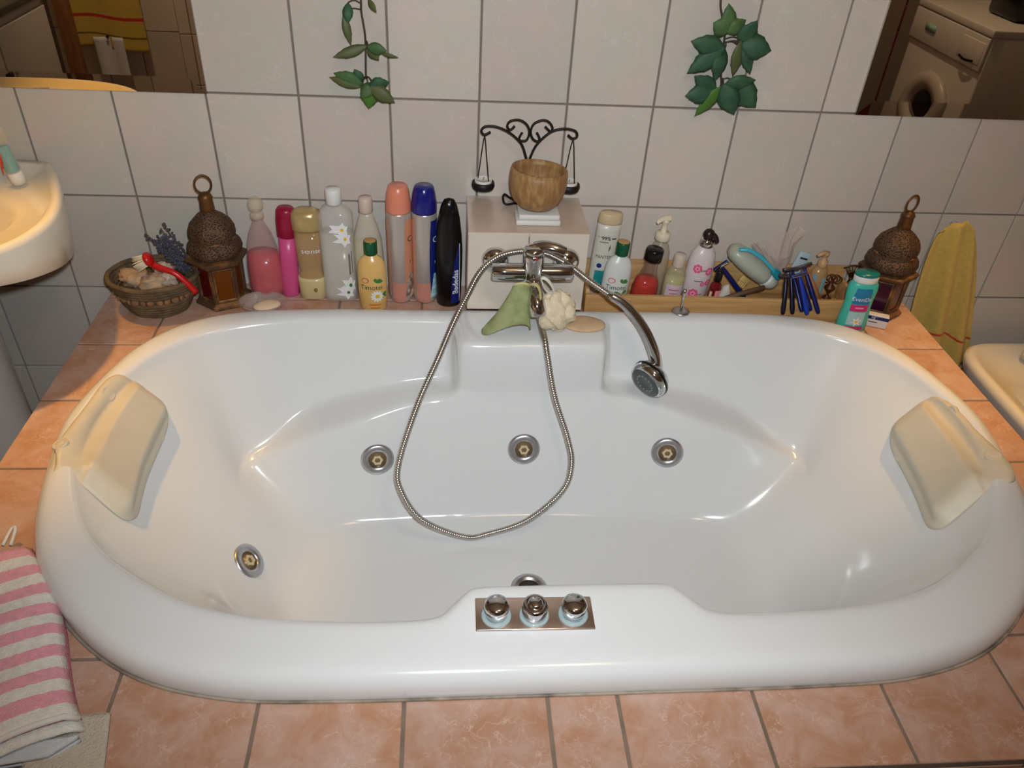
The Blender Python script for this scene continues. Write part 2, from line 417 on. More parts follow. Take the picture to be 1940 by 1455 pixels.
# ------------------------------------------------------------------ bath tub
ST = [  # half outline from the back centre to the front centre: outer, inner edge, wall break above, wall break below, floor
    ((0, -.183), (0, -.345), (0, -.351, -.08), (0, -.355, -.1), (0, -.445)),
    ((.08, -.183), (.08, -.345), (.08, -.351, -.08), (.09, -.355, -.1), (.09, -.446)),
    ((.14, -.183), (.148, -.343), (.15, -.349, -.08), (.165, -.355, -.098), (.15, -.449)),
    ((.155, -.183), (.165, -.332), (.169, -.340, -.08), (.187, -.354, -.097), (.17, -.45)),
    ((.17, -.183), (.172, -.31), (.177, -.318, -.086), (.198, -.353, -.096), (.185, -.45)),
    ((.18, -.183), (.177, -.275), (.183, -.287, -.094), (.209, -.353, -.096), (.2, -.451)),
    ((.195, -.183), (.186, -.252), (.197, -.276, -.098), (.222, -.354, -.097), (.215, -.452)),
    ((.22, -.183), (.205, -.245), (.222, -.273, -.102), (.245, -.357, -.098), (.24, -.453)),
    ((.32, -.183), (.32, -.243), (.31, -.284, -.110), (.31, -.373, -.106), (.31, -.457)),
    ((.454, -.183), (.45, -.243), (.43, -.298, -.133), (.40, -.400, -.127), (.38, -.462)),
    ((.599, -.19), (.56, -.25), (.535, -.325, -.168), (.50, -.408, -.160), (.44, -.475)),
    ((.714, -.212), (.66, -.273), (.61, -.385, -.205), (.595, -.422, -.205), (.49, -.505)),
    ((.806, -.267), (.755, -.32), (.665, -.425, -.215), (.650, -.445, -.226), (.52, -.545)),
    ((.87, -.355), (.82, -.395), (.660, -.508, -.22), (.650, -.516, -.232), (.54, -.59)),
    ((.907, -.472), (.86, -.49), (.670, -.58, -.22), (.661, -.584, -.232), (.55, -.635)),
    ((.925, -.586), (.878, -.60), (.679, -.648, -.22), (.669, -.650, -.232), (.555, -.676)),
    ((.912, -.70), (.858, -.72), (.668, -.72, -.22), (.659, -.72, -.232), (.55, -.72)),
    ((.885, -.825), (.805, -.842), (.636, -.795, -.22), (.627, -.792, -.231), (.53, -.765)),
    ((.845, -.925), (.745, -.918), (.596, -.853, -.21), (.586, -.848, -.224), (.5, -.81)),
    ((.78, -1.013), (.672, -.975), (.545, -.903, -.19), (.536, -.898, -.206), (.45, -.85)),
    ((.70, -1.085), (.585, -1.024), (.487, -.950, -.165), (.479, -.944, -.18), (.39, -.875)),
    ((.61, -1.133), (.486, -1.052), (.415, -.981, -.135), (.406, -.972, -.151), (.32, -.888)),
    ((.49, -1.161), (.38, -1.063), (.333, -1.002, -.11), (.326, -.992, -.13), (.25, -.893)),
    ((.36, -1.167), (.28, -1.066), (.25, -1.012, -.09), (.246, -1.004, -.108), (.21, -.897)),
    ((.26, -1.168), (.215, -1.061), (.207, -1.006, -.083), (.206, -.998, -.102), (.18, -.898)),
    ((.22, -1.168), (.19, -1.04), (.185, -.998, -.08), (.185, -.979, -.1), (.165, -.9)),
    ((.19, -1.168), (.172, -1.02), (.168, -.992, -.08), (.168, -.982, -.1), (.15, -.9)),
    ((.16, -1.168), (.15, -1.007), (.147, -.99, -.08), (.147, -.983, -.1), (.13, -.9)),
    ((.09, -1.168), (.08, -1.005), (.08, -.99, -.08), (.08, -.984, -.1), (.07, -.9)),
    ((0, -1.168), (0, -1.005), (0, -.99, -.08), (0, -.984, -.1), (0, -.9)),
]
def full(k, z=None):
    P = []
    for s in ST:
        p = s[k]; P.append(Vector((p[0], p[1], p[2] if z is None else z)))
    P = P + [Vector((-p.x, p.y, p.z)) for p in P[-2:0:-1]]
    return P
RIMZ = 0.05
O = cat(full(0, 0), 4, True); I = cat(full(1, 0), 4, True); U = cat(full(2), 4, True); Lw = cat(full(3), 4, True); B = cat(full(4, -0.372), 4, True)
NB = len(O); CEN = Vector((0, -.668, -0.388))
def setz(P, z): return [Vector((p.x, p.y, z)) for p in P]
def inset(P, d):
    out = []
    for i, p in enumerate(P):
        t = (P[(i + 1) % NB] - P[i - 1]); n = Vector((-t.y, t.x, 0)).normalized()
        if n.dot(Vector((0, -.668, 0)) - Vector((p.x, p.y, 0))) < 0 and abs(d) > 0: pass
        out.append(p + n * (-d))
    return out
def mixp(P, Q, t): return [p.lerp(q, t) for p, q in zip(P, Q)]
# the loops run clockwise seen from above, so the inward normal is (-(-ty), ...): checked by sign below
_sgn = 1 if (inset(O, 0.01)[0] - O[0]).y < 0 else -1
def ins(P, d): return inset(P, d * _sgn)
loops = [setz(O, -0.006), setz(ins(O, -0.002), 0.004), setz(ins(O, -0.003), 0.022), setz(ins(O, 0.002), 0.036), setz(ins(O, 0.012), 0.046), setz(ins(O, 0.026), RIMZ)]
loops += [setz(mixp(ins(O, 0.026), ins(I, -0.014), 0.5), RIMZ + 0.0005), setz(ins(I, -0.014), RIMZ - 0.0005), setz(ins(I, -0.005), RIMZ - 0.004), setz(ins(I, 0.001), RIMZ - 0.012)]
I2 = setz(ins(I, 0.004), RIMZ - 0.026)
loops += [I2, mixp(I2, U, 0.3), mixp(I2, U, 0.62), mixp(I2, U, 0.86), U, mixp(U, Lw, 0.28), mixp(U, Lw, 0.72), Lw]
loops += [mixp(Lw, B, 0.10), mixp(Lw, B, 0.35), mixp(Lw, B, 0.65), mixp(Lw, B, 0.88)]
Bc = [CEN + (p - CEN) * 0.93 for p in B]; Bc = setz(Bc, -0.384)
loops += [mixp(mixp(Lw, B, 0.96), Bc, 0.3), Bc]
for f in (0.8, 0.6, 0.4, 0.2): loops.append(setz([CEN + (p - CEN) * f for p in B], -0.3865))
V, F = [], []
for lp in loops: V += lp
for j in range(len(loops) - 1):
    for i in range(NB):
        k = (i + 1) % NB
        F.append((j * NB + i, j * NB + k, (j + 1) * NB + k, (j + 1) * NB + i))
V.append(CEN); c0 = len(V) - 1; j = len(loops) - 1
for i in range(NB): F.append((j * NB + i, j * NB + (i + 1) % NB, c0))
tub = thing('whirlpool_bathtub', 'large white oval whirlpool bathtub sunk into the tiled surround', 'bathtub', (0, 0, 0))
shell = part('shell', (V, F), ACRYL, tub); subd(shell, 1)
BVH = BVHTree.FromPolygons([tuple(v) for v in V], [tuple(f) for f in F])
def on_tub(p):
    loc, nrm, idx, d = BVH.find_nearest(Vector(p))
    if nrm.dot(Vector((0, -.67, 0.5)) - loc) < 0: nrm = -nrm
    return loc, nrm

# jets
def jet(p, R=0.0385):
    loc, n = on_tub(p)
    q = n.to_track_quat('Z', 'Y').to_euler()
    ring = part('jet', lathe([(R * .52, -0.004), (R * .52, .001), (R * .56, .0045), (R * .72, .006), (R * .9, .0055), (R, .003), (R * 1.02, -.002), (R, -.006)], 36), CHROMED, tub, loc + n * 0.001, q)
    part('nozzle_cup', lathe([(R * .53, .002), (R * .48, -.001), (R * .36, -.0012), (R * .30, .0008), (R * .05, .0008), (0, .0008)], 28), mat('jet_cup', (146, 124, 92), 0.35, metal=.3), ring)
    V, F = [], []
    for z in (.0006, .006):
        for rr in (.30, .17):
            for k in range(12):
                a = 2 * PI * k / 12; r = R * rr * (1.12 if k % 2 == 0 else .9); V.append((r * math.cos(a), r * math.sin(a), z))
    for k in range(12):
        q2 = (k + 1) % 12
        F += [(k, q2, 24 + q2, 24 + k), (24 + k, 24 + q2, 36 + q2, 36 + k), (36 + k, 36 + q2, 12 + q2, 12 + k)]
    part('nozzle', (V, F), BRASSN, ring, smooth=False)
for p in ((-.358, -.42, -.227), (-.012, -.39, -.221), (.335, -.41, -.218), (-.62, -.66, -.30)): jet(p)
dr = part('drain', lathe([(.040, -.004), (.041, .001), (.036, .004), (.028, .003), (.026, -.0005)], 36), CHROMED, tub, (-.012, -.676, -.386))
part('strainer', lathe([(.026, -.001), (.02, .0008), (.008, .003), (0, .0035)], 24), mat('drain_dark', (70, 62, 56), .3, metal=.8), dr)
# control panel
plate = part('control_plate', xf(boxm(.178, .059, .004, .0018), (0, 0, 0)), mat('panel_chrome', (228, 212, 202), 0.32, metal=1.0), tub, (-.066, -1.068, RIMZ + .0008), (0, 0, math.radians(-.5)))
for k, x in enumerate((-.058, -.001, .058)):
    col = part('knob_collar', lathe([(.0225, .003), (.0225, .006), (.021, .0075), (.019, .0075)], 32), mat('clear_collar', (186, 205, 208), 0.1, alpha=.75), plate, (x, -.004, 0))
    if k == 1:
        pr = [(.018, .004), (.019, .012), (.0195, .026), (.0185, .030), (.015, .0315), (.0115, .030), (.0115, .027), (.0105, .035), (.0085, .0365), (0, .037)]
    else:
        pr = [(.017, .004), (.0165, .014), (.0185, .018), (.0190, .028), (.0180, .0315), (.012, .0345), (0, .0355)]
    part('knob', lathe(pr, 32), CHROME, plate, (x, -.004, 0))

# ------------------------------------------------------------------ tiled surround
DX = 1.0225; ROWS = [-.080 - .202 * k for k in range(7)]; YFR = ROWS[-1]
COLS = [-DX, -.865, -.663, -.461, -.258, -.053, .049, .251, .452, .652, .853, DX]
sur = thing('bath_surround', 'pink marbled tile surround built around the sunken bathtub', 'tub surround', (0, 0, ZF))
def dput(name, me, m, loc, rot=(0, 0, 0)):
    o = put(name, me, m, sur, (loc[0], loc[1], loc[2] - ZF), rot); return o
cutV, cutF = [], []
CO = ins(O, 0.012); n = len(CO)
for z in (-.3, .3): cutV += [(p.x, p.y, z) for p in CO]
cutF = [tuple(range(n)), tuple(range(n, 2 * n))] + [(i, (i + 1) % n, n + (i + 1) % n, n + i) for i in range(n)]
cut = part('cut', (cutV, cutF), None, None, smooth=False)
def inside(x, y):
    c = False
    for i in range(n):
        a, b = CO[i], CO[i - 1]
        if (a.y > y) != (b.y > y) and x < (b.x - a.x) * (y - a.y) / (b.y - a.y) + a.x: c = not c
    return c
def cut_mesh(o):
    md = o.modifiers.new('c', 'BOOLEAN'); md.object = cut; md.operation = 'DIFFERENCE'; md.solver = 'EXACT'
    bpy.context.view_layer.update()
    me = bpy.data.meshes.new_from_object(o.evaluated_get(bpy.context.evaluated_depsgraph_get()))
    o.modifiers.remove(md); o.data = me
YS = [0.0] + ROWS
for i in range(len(COLS) - 1):
    for j in range(len(YS) - 1):
        x0, x1, y1, y0 = COLS[i], COLS[i + 1], YS[j], YS[j + 1]
        pts = [(x0 + (x1 - x0) * a / 6, y0 + (y1 - y0) * b / 6) for a in range(7) for b in range(7)]
        ins_ = [inside(*p) for p in pts]
        if all(ins_): continue
        me = mesh('tile', *tile_box(x1 - x0 - .0052, y1 - y0 - .0052, .008, .0012), smooth=False); me.materials.append(TILE_D)
        o = dput('tile', me, TILE_D, ((x0 + x1) / 2, (y0 + y1) / 2, -.008))
        if any(ins_): cut_mesh(o)
g = part('grout_bed', boxm(2 * DX - .004, -YFR - .004, .02), GROUT_D, sur, (0, YFR / 2, -.0225 - ZF), smooth=False); cut_mesh(g)
bpy.data.objects.remove(cut)
for k, (w_, lo) in enumerate(((-YFR, 'x-'), (-YFR, 'x+'), (2 * DX, 'y'))):
    if k < 2: part('side_panel', boxm(.02, w_ - .01, -ZF - .022), GROUT_D, sur, ((-1 if k == 0 else 1) * (DX - .02), YFR / 2, 0), smooth=False)
    else: part('side_panel', boxm(w_ - .02, .02, -ZF - .022), GROUT_D, sur, (0, YFR + .02, 0), smooth=False)
# vertical cladding of the surround
def clad(a, b, axis, pos, rot):
    nn = max(1, round((b - a) / .202)); st = (b - a) / nn; hh = (-ZF - .012) / 2
    for q in range(nn):
        for r_ in range(2):
            me = mesh('tile', *tile_box(st - .0045, hh - .0052, .008, .0012), smooth=False); me.materials.append(TILE_D)
            c = a + (q + .5) * st; z = ZF + hh * (r_ + .5)
            dput('tile', me, TILE_D, (c, pos, z) if axis == 'x' else (pos, c, z), rot)
clad(-DX, DX, 'x', YFR + .009, (PI / 2, 0, 0))
clad(YFR, 0, 'y', -DX + .009, (PI / 2, 0, -PI / 2))
clad(YFR, 0, 'y', DX - .009, (PI / 2, 0, PI / 2))
# sealant bead round the tub
part('sealant', tube([Vector((p.x, p.y, .0015)) for p in ins(O, -.0035)], .0026, 6, closed=True), mat('sealant', (172, 158, 142), .6, col2=(110, 98, 84), nscale=14, lo=.45, hi=.7), sur, (0, 0, -ZF))

# ------------------------------------------------------------------ tiled tap pedestal
PX0, PX1, PYF, PZT = -.150, .125, -.200, .250
ped = thing('tap_pedestal', 'small beige tiled box behind the tub carrying the mixer tap', 'tap pedestal', ((PX0 + PX1) / 2, PYF / 2, .05))
pw_ = PX1 - PX0
part('core', boxm(pw_ - .014, -PYF - .010, PZT - .012 - .0505), GROUT_W, ped, (0, .004, .0005), smooth=False)
TILE_P = tile_mat('pedestal_tile_glaze', (212, 200, 185), (216, 202, 190), (226, 216, 208), .25, 9.0, .4)
def ptile(w_, h_, loc, rot):
    me = mesh('tile', *tile_box(w_, h_, .008, .0012), smooth=False); me.materials.append(TILE_P)
    put('tile', me, TILE_P, ped, loc, rot)
half = pw_ / 2
ptile(half - .002, PZT - .0525, (-half / 2, PYF / 2 + .008, (PZT - .05) / 2), (PI / 2, 0, 0))
ptile(half - .002, PZT - .0525, (half / 2, PYF / 2 + .008, (PZT - .05) / 2), (PI / 2, 0, 0))
TILE_P = tile_mat('pedestal_top_glaze', (200, 178, 160), (206, 186, 172), (216, 200, 190), .25, 9.0, .4)
ptile(pw_, -PYF - .002, (0, .001, PZT - .05 - .008), (0, 0, 0))
ptile(-PYF - .01, PZT - .06, (-half + .008, .004, (PZT - .06) / 2), (PI / 2, 0, -PI / 2))
ptile(-PYF - .01, PZT - .06, (half - .008, .004, (PZT - .06) / 2), (PI / 2, 0, PI / 2))

# ------------------------------------------------------------------ mixer tap
tap = thing('bath_mixer_tap', 'chrome single lever bath mixer tap mounted on the tiled box', 'tap', (-.006, -.20, .18))
for x in (-.081, .081):
    part('escutcheon', along(lathe([(.032, 0), (.032, .003), (.028, .012), (.018, .019), (.012, .021), (.011, .03)], 28), (0, 0, 0), (0, -1, 0)), CHROME, tap, (x, -.0002, .004))
    part('inlet_nut', along(lathe([(.014, 0), (.0155, .004), (.0155, .016), (.014, .019)], 6), (0, 0, 0), (0, -1, 0)), CHROME, tap, (x * .93, -.024, .003), smooth=False)
part('body', merge(along(lathe([(.0, -.092), (.016, -.092), (.0195, -.088), (.0205, -.06), (.0205, .06), (.0195, .088), (.016, .092), (0, .092)], 28), (0, -.05, 0), (1, 0, 0)),
                   along(lathe([(0, -.03), (.024, -.03), (.0245, .0), (.0235, .045), (.022, .050), (.0, .050)], 28), (0, -.052, .0), (0, 0, 1))), CHROME, tap)
part('lever', merge(xf(ell(.024, .024, .013, 24, 10), (0, -.052, .056)),
                    tube(cat([(.0, -.052, .062), (.02, -.056, .069), (.045, -.062, .068), (.068, -.066, .061)], 6), [.014 - .0002 * k for k in range(19)], 10, flat=.38)), CHROME, tap)
part('spout', tube(cat([(0, -.055, -.02), (.004, -.082, -.032), (.008, -.105, -.05), (.012, -.115, -.072)], 6), [.0165, .0168, .017, .0172, .0174, .0176, .0178, .0182, .0186, .019, .0194, .0197, .02, .0202, .0204, .0204, .02, .0196, .019], 20), CHROME, tap)
part('diverter_knob', along(lathe([(.006, 0), (.006, .008), (.010, .011), (.011, .016), (.008, .020), (0, .021)], 20), (0, -.075, -.012), (0, -.8, .5)), CHROME, tap)
part('hose_outlet', lathe([(.009, -.112), (.010, -.108), (.010, -.088), (.008, -.07)], 16), CHROME, tap, (.022, -.050, 0))
part('hot_cold_mark', xf(ell(.0035, .0015, .0035, 10, 6), (.004, -.0755, .046)), mat('red_dot', (170, 40, 50), .4), tap)

# hose
HP = [(.016, -.25, .066), (.019, -.30, .062), (.022, -.345, .060), (.028, -.372, .03), (.047, -.405, -.054), (.081, -.44, -.146), (.09, -.48, -.192), (.07, -.51, -.247), (-.007, -.53, -.321), (-.093, -.54, -.353), (-.155, -.545, -.359), (-.252, -.55, -.295),
      (-.298, -.53, -.222), (-.303, -.5, -.169), (-.262, -.44, -.052), (-.216, -.39, .041), (-.182, -.34, .104), (-.152, -.29, .142), (-.123, -.25, .179), (-.087, -.225, .202), (-.045, -.2135, .2115), (-.009, -.2125, .2125), (.033, -.2145, .206), (.081, -.232, .187), (.128, -.26, .162), (.18, -.29, .139)]
def resample(P, step):
    P = [Vector(p) for p in P]; out = [P[0]]; acc = 0
    for a, b in zip(P, P[1:]):
        d = (b - a).length; t = step - acc
        while t <= d:
            out.append(a.lerp(b, t / d)); t += step
        acc = d - (t - step)
    return out
hp = resample(cat(HP, 14), .0014)
rr = [.0064 + .0014 * (0.5 + 0.5 * math.cos(2 * PI * k / 4)) for k in range(len(hp))]
hose = part('shower_hose', tube(hp, rr, 10), STEELH); tag(hose, 'long ribbed steel shower hose looping down into the bathtub', 'shower hose')
# hand shower
hs = thing('hand_shower', 'chrome hand shower with curved handle hanging over the right of the tub', 'hand shower', (.18, -.29, .139))
def rel(P, o): return [Vector(p) - Vector(o) for p in P]
HN = [(.172, -.287, .143), (.195, -.297, .133), (.222, -.312, .112), (.248, -.33, .082), (.268, -.346, .048), (.281, -.357, .015), (.284, -.366, -.012)]
hn = cat(HN, 5)
part('connector', tube(rel([(.164, -.283, .147), (.175, -.288, .1415), (.19, -.295, .135), (.197, -.298, .131)], HN[0]), [.0085, .0105, .0105, .0095], 16), CHROME, hs, Vector(HN[0]) - Vector((.18, -.29, .139)))
part('handle', tube(rel(hn, HN[0]), [.0105 + .0045 * (k / len(hn)) ** 1.5 for k in range(len(hn))], 18), CHROME, hs, Vector(HN[0]) - Vector((.18, -.29, .139)))
hd = Vector((-.72, -.55, -.30)).normalized(); hc = Vector((.277, -.366, -.024))
part('head', along(lathe([(0, -.024), (.020, -.022), (.038, -.012), (.046, .000), (.047, .010), (.044, .020), (.039, .024), (.0, .024)], 36), hc - Vector((.18, -.29, .139)), hd), CHROME, hs)
part('grip_ring', along(lathe([(.0465, .001), (.0482, .003), (.0482, .007), (.0465, .009)], 36), hc - Vector((.18, -.29, .139)), hd), BLACKP, hs)
face = part('spray_face', along(lathe([(.039, .0235), (.038, .0262), (.024, .0270), (.012, .0255), (0, .025)], 36), hc - Vector((.18, -.29, .139)), hd), mat('spray_face', (74, 80, 82), .35), hs)
sp = [along(xf(ell(.0022, .0022, .0018, 8, 5), (.022 * math.cos(a), .022 * math.sin(a), .0272)), hc - Vector((.18, -.29, .139)), hd) for a in [2 * PI * k / 14 for k in range(14)]]
part('spray_nubs', merge(*sp), mat('nub_grey', (140, 146, 146), .4), hs)

# ------------------------------------------------------------------ bath pillows
PIL = mat('pillow_vinyl', (210, 200, 178), 0.42, col2=(214, 204, 184), nscale=20, bump=.08, bscale=300, sss=.0)
PILB = mat('pillow_cup', (216, 207, 188), 0.3)
def pillow(label, ob, of, ib, inf):
    ob, of, ib, inf = map(Vector, (ob, of, ib, inf)); c = (ob + of + ib + inf) / 4
    root = thing('bath_pillow', label, 'bath pillow', c)
    def ss(a, b, x):
        t = max(0, min(1, (x - a) / (b - a))); return t * t * (3 - 2 * t)
    def hh(u, v):
        h = .007 * min(1, ss(0, .05, u) * ss(0, .05, 1 - u) * ss(0, .05, v) * ss(0, .05, 1 - v) + .0)
        cush = ss(.20, .30, v) * ss(.11, .23, 1 - v) * ss(.015, .11, u) * ss(.015, .11, 1 - u)
        groove = -.003 * math.exp(-((v - .205) / .012) ** 2)
        return h + 0.024 * cush ** .6 + groove * (1 if .05 < u < .95 else 0) + .0015
    def base(u, v):
        uu = u; bow = .022 * math.sin(PI * u)        # the sides bow out a little
        # rounded corners and waisted flange ends
        vv = v
        cr = .10 * ((2 * u - 1) ** 8)
        vv = .5 + (v - .5) * (1 - cr * 1.2)
        wv = .5 + (u - .5) * (1 - .20 * abs(2 * v - 1) ** 5)
        p = ob.lerp(of, wv).lerp(ib.lerp(inf, wv), vv)
        loc, nr = on_tub(p); return loc, nr
    NU, NV = 30, 26; pts = [[base(i / NU, j / NV) for i in range(NU + 1)] for j in range(NV + 1)]
    # smooth the normals over the cushion
    V, F = [], []
    for lay in (1, 0):
        for j in range(NV + 1):
            for i in range(NU + 1):
                nr = Vector(); l0 = Vector(); cnt = 0
                for a in (-3, -2, -1, 0, 1, 2, 3):
                    for b in (-3, -2, -1, 0, 1, 2, 3):
                        q = pts[max(0, min(NV, j + a))][max(0, min(NU, i + b))]; nr += q[1]; cnt += 1
                loc = pts[j][i][0]; nr.normalize()
                V.append(loc + nr * (hh(i / NU, j / NV) + .0015 if lay else .0008) - c)
    W = NU + 1; K = W * (NV + 1)
    for j in range(NV):
        for i in range(NU):
            a = j * W + i
            F.append((a, a + 1, a + W + 1, a + W)); F.append((K + a, K + a + W, K + a + W + 1, K + a + 1))
    rim = [(0, i) for i in range(NU)] + [(j, NU) for j in range(NV)] + [(NV, i) for i in range(NU, 0, -1)] + [(j, 0) for j in range(NV, 0, -1)]
    ids = [j * W + i for j, i in rim]
    for a, b in zip(ids, ids[1:] + ids[:1]): F.append((a, b, K + b, K + a))
    cu = part('cushion', (V, F), PIL, root); subd(cu, 1)
    for u, v in ((.22, .105), (.78, .105), (.24, .90), (.76, .90)):
        loc, nr = base(u, v)
        part('suction_cup', along(lathe([(.0145, .0), (.0145, .0075), (.0130, .0086), (.0120, .0078), (.008, .0090), (0, .0094)], 24), loc - c, nr), PILB, root)
    return root
pillow('cream padded bath pillow on the left end of the tub', (-.878, -.445, .05), (-.910, -.750, .05), (-.780, -.448, -.065), (-.752, -.785, -.07))
pillow('cream padded bath pillow on the right end of the tub', (.868, -.500, .05), (.893, -.795, .05), (.768, -.515, -.064), (.726, -.832, -.07))

# ------------------------------------------------------------------ mirrors
def bevel_mirror(label, x0, x1, z0, z1):
    root = thing('wall_mirror', label, 'mirror', ((x0 + x1) / 2, -.0005, z0))
    w_, h_ = x1 - x0, z1 - z0; b, t = .034, .008
    a = w_ / 2
    V = [(-a, 0, 0), (a, 0, 0), (a, 0, h_), (-a, 0, h_), (-a, -t + .0009, 0), (a, -t + .0009, 0), (a, -t + .0009, h_), (-a, -t + .0009, h_),
         (-a + b, -t, b), (a - b, -t, b), (a - b, -t, h_ - b), (-a + b, -t, h_ - b)]
    F = [(8, 9, 10, 11)]
    bv = []
    for k in range(4):
        q = (k + 1) % 4; bv.append((4 + k, 4 + q, 8 + q, 8 + k)); F.append((k, q, 4 + q, 4 + k))
    GL = mat('mirror_silver', (196, 190, 182), 0.01, metal=1.0)
    part('glass', (V, F + [(0, 3, 2, 1)]), GL, root, smooth=False)
    part('bevel', (V, bv), GL, root, smooth=False)
bevel_mirror('frameless wall mirror at top left reflecting a yellow towel', -1.36, -.719, .475, 1.35)
bevel_mirror('frameless wall mirror at top right reflecting a washing machine', .755, 1.40, .475, 1.35)

# wall lamps above the mirrors and the added fill lamps on the ceiling (outside the picture)
LAMPG = mat('opal_lamp_glass', (250, 236, 214), .4, alpha=.35)
def halogen(label, p, aim):
    r = thing('spot_lamp', label, 'lamp', (p[0], -.001, p[2] + .10))
    part('back_plate', along(lathe([(.045, 0), (.045, .008), (.038, .014), (0, .016)], 24), (0, 0, 0), (0, -1, 0)), CHROME, r)
    part('arm', tube(cat([(0, -.01, 0), (0, -.08, .03), (0, -.17, .02), (0, p[1], -.03)], 6), .007, 10), CHROME, r)
    d = (Vector(aim) - Vector(p)).normalized()
    part('shade', along(lathe([(.012, -.075), (.03, -.07), (.042, -.04), (.046, .012), (.044, .012), (.040, -.04), (.028, -.067)], 24, caps=False), (0, p[1] + .001, -.10), d), CHROMED, r)
halogen('chrome halogen spot lamp above the left mirror', LAMP_L, (-.92, -.55, 0))
halogen('chrome halogen spot lamp above the right mirror', LAMP_R, (1.03, -.42, 0))
for p, a, lb in ((SPOT_1, (-1.85, -2.2, 0), 'added fill spot lighting the white cabinet for the left mirror'), (SPOT_2, (1.95, -1.75, 0), 'added fill spot lighting the washing machine for the right mirror')):
    r = thing('mirror_fill_spot', lb, 'lamp', (p[0], p[1], ZC - .0005))
    part('mount', lathe([(0, -.02), (.035, -.018), (.04, 0)], 24), CHROME, r)
    d = (Vector(a) - Vector(p)).normalized()
    part('shade', along(lathe([(.012, -.045), (.03, -.042), (.042, -.02), (.046, .012), (.044, .012), (.040, -.02), (.028, -.040)], 24, caps=False), Vector((0, 0, p[2] - ZC + .0005)), d), CHROMED, r)
cl = thing('ambient_fill_lamp', 'round glass lamp added under the ceiling as ambient fill', 'lamp', (LAMP_C[0], LAMP_C[1], ZC - .0005))
part('canopy', lathe([(0, -.03), (.05, -.028), (.06, 0)], 24), CHROME, cl)
part('globe', xf(ell(.145, .145, .12, 24, 14), (0, 0, LAMP_C[2] - ZC)), LAMPG, cl)

# ------------------------------------------------------------------ washbasin (left) with pedestal
CERY = mat('basin_ceramic', (240, 232, 214), .14, coat=.4)
wbz = .31
wbn = thing('washbasin', 'white ceramic washbasin with pedestal on the left wall edge', 'washbasin', (-1.30, -.010, ZF))
def dshape(z, k, inn=0.0, cx=0.0):
    # D-shaped outline: straight at the wall, rounded to the front
    P = [(-.19, -.003), (-.0, -.003), (.19, -.003), (.235, -.04), (.275, -.12), (.312, -.22), (.322, -.31), (.298, -.40), (.235, -.465), (.13, -.50), (0, -.508),
         (-.13, -.50), (-.235, -.465), (-.298, -.40), (-.322, -.31), (-.312, -.22), (-.275, -.12), (-.235, -.04)]
    Q = []
    for x, y in P:
        x2, y2 = x * k, -.24 + (y + .24) * k
        if y > -.01 and inn == 0: y2 = -.003
        Q.append((x2, y2, z))
    return cat(Q, 4, True)
zb = wbz - ZF
def dtilt(h, k):
    return [Vector((p.x, p.y, zb - h * (1 - .70 * min(1, -p.y / .5)))) for p in dshape(0, k)]
bl = [dtilt(.20, .60), dtilt(.185, .93), dtilt(.175, .965), dtilt(.10, .985), dshape(zb - .008, 1.0), dshape(zb + .004, .985), dshape(zb + .006, .965, 0)]
inn = []
def bowl(z, rx, ry): return [Vector((rx * math.cos(t), -.275 + ry * math.sin(t), z)) for t in [PI / 2 - 0 + 0 for _ in ()]]
nD = len(bl[0])
def bowl(z, rx, ry, cy=-.285):
    out = []
    for p in bl[4]:
        d = Vector((p.x, p.y + .26, 0)).normalized(); out.append(Vector((rx * d.x, cy + ry * d.y, z)))
    return out
bl += [dshape(zb + .002, .93, 1), dshape(zb - .006, .90, 1), bowl(zb - .010, .245, .165), bowl(zb - .02, .228, .152), bowl(zb - .07, .19, .125), bowl(zb - .115, .12, .08), bowl(zb - .125, .04, .03)]
V, F = [], []
for l in bl: V += l
for j in range(len(bl) - 1):
    for i in range(nD):
        k = (i + 1) % nD; F.append((j * nD + i, j * nD + k, (j + 1) * nD + k, (j + 1) * nD + i))
F.append(tuple(range(nD))); F.append(tuple((len(bl) - 1) * nD + i for i in range(nD)))
part('basin', (V, F), CERY, wbn)
part('pedestal', lathe([(.13, 0), (.128, .03), (.105, .10), (.092, .30), (.095, .55), (.125, zb - .14)], 32, 1.0, .85), mat('pedestal_ceramic', (206, 204, 200), .2), wbn, (0, -.24, 0))
part('tap_valve', merge(tube([(.125, -.10, zb - .20), (.125, -.05, zb - .20), (.125, -.005, zb - .20)], .009, 12), xf(ell(.016, .014, .016, 16, 10), (.125, -.105, zb - .20)),
                        tube(cat([(.125, -.08, zb - .235), (.11, -.11, zb - .17), (.08, -.14, zb - .14)], 5), .006, 8)), mat('old_chrome', (120, 108, 96), .25, metal=1), wbn, label='chrome angle valve under the basin')
# toothpaste tube standing on its cap
tp = thing('toothpaste_tube', 'clear toothpaste tube with teal gel standing on the basin', 'toothpaste', (-1.112, -.122, wbz + .0003), (math.radians(4), math.radians(-8), .2))
part('cap', lathe([(.0155, 0), (.0155, .022), (.0135, .026)], 20), WHITEP, tp)
def tp_fn(a, b):
    t = 2 * PI * a; z = .026 + .095 * b; rx = .0155 + .006 * b; ry = .0145 * (1 - b) + .002
    return Vector((rx * math.sin(t), -ry * math.cos(t), z))
part('tube', grid(tp_fn, 20, 10), mat('tube_clear', (226, 214, 196), .15, alpha=.3, coat=.3), tp)
def tg_fn(a, b):
    t = 2 * PI * a; z = .028 + .055 * b; rx = .013 + .003 * b; ry = .0125 * (1 - b * .55) + .001
    return Vector((rx * math.sin(t), -ry * math.cos(t), z))
part('gel', grid(tg_fn, 16, 8), mat('teal_gel', (40, 170, 175), .3), tp)
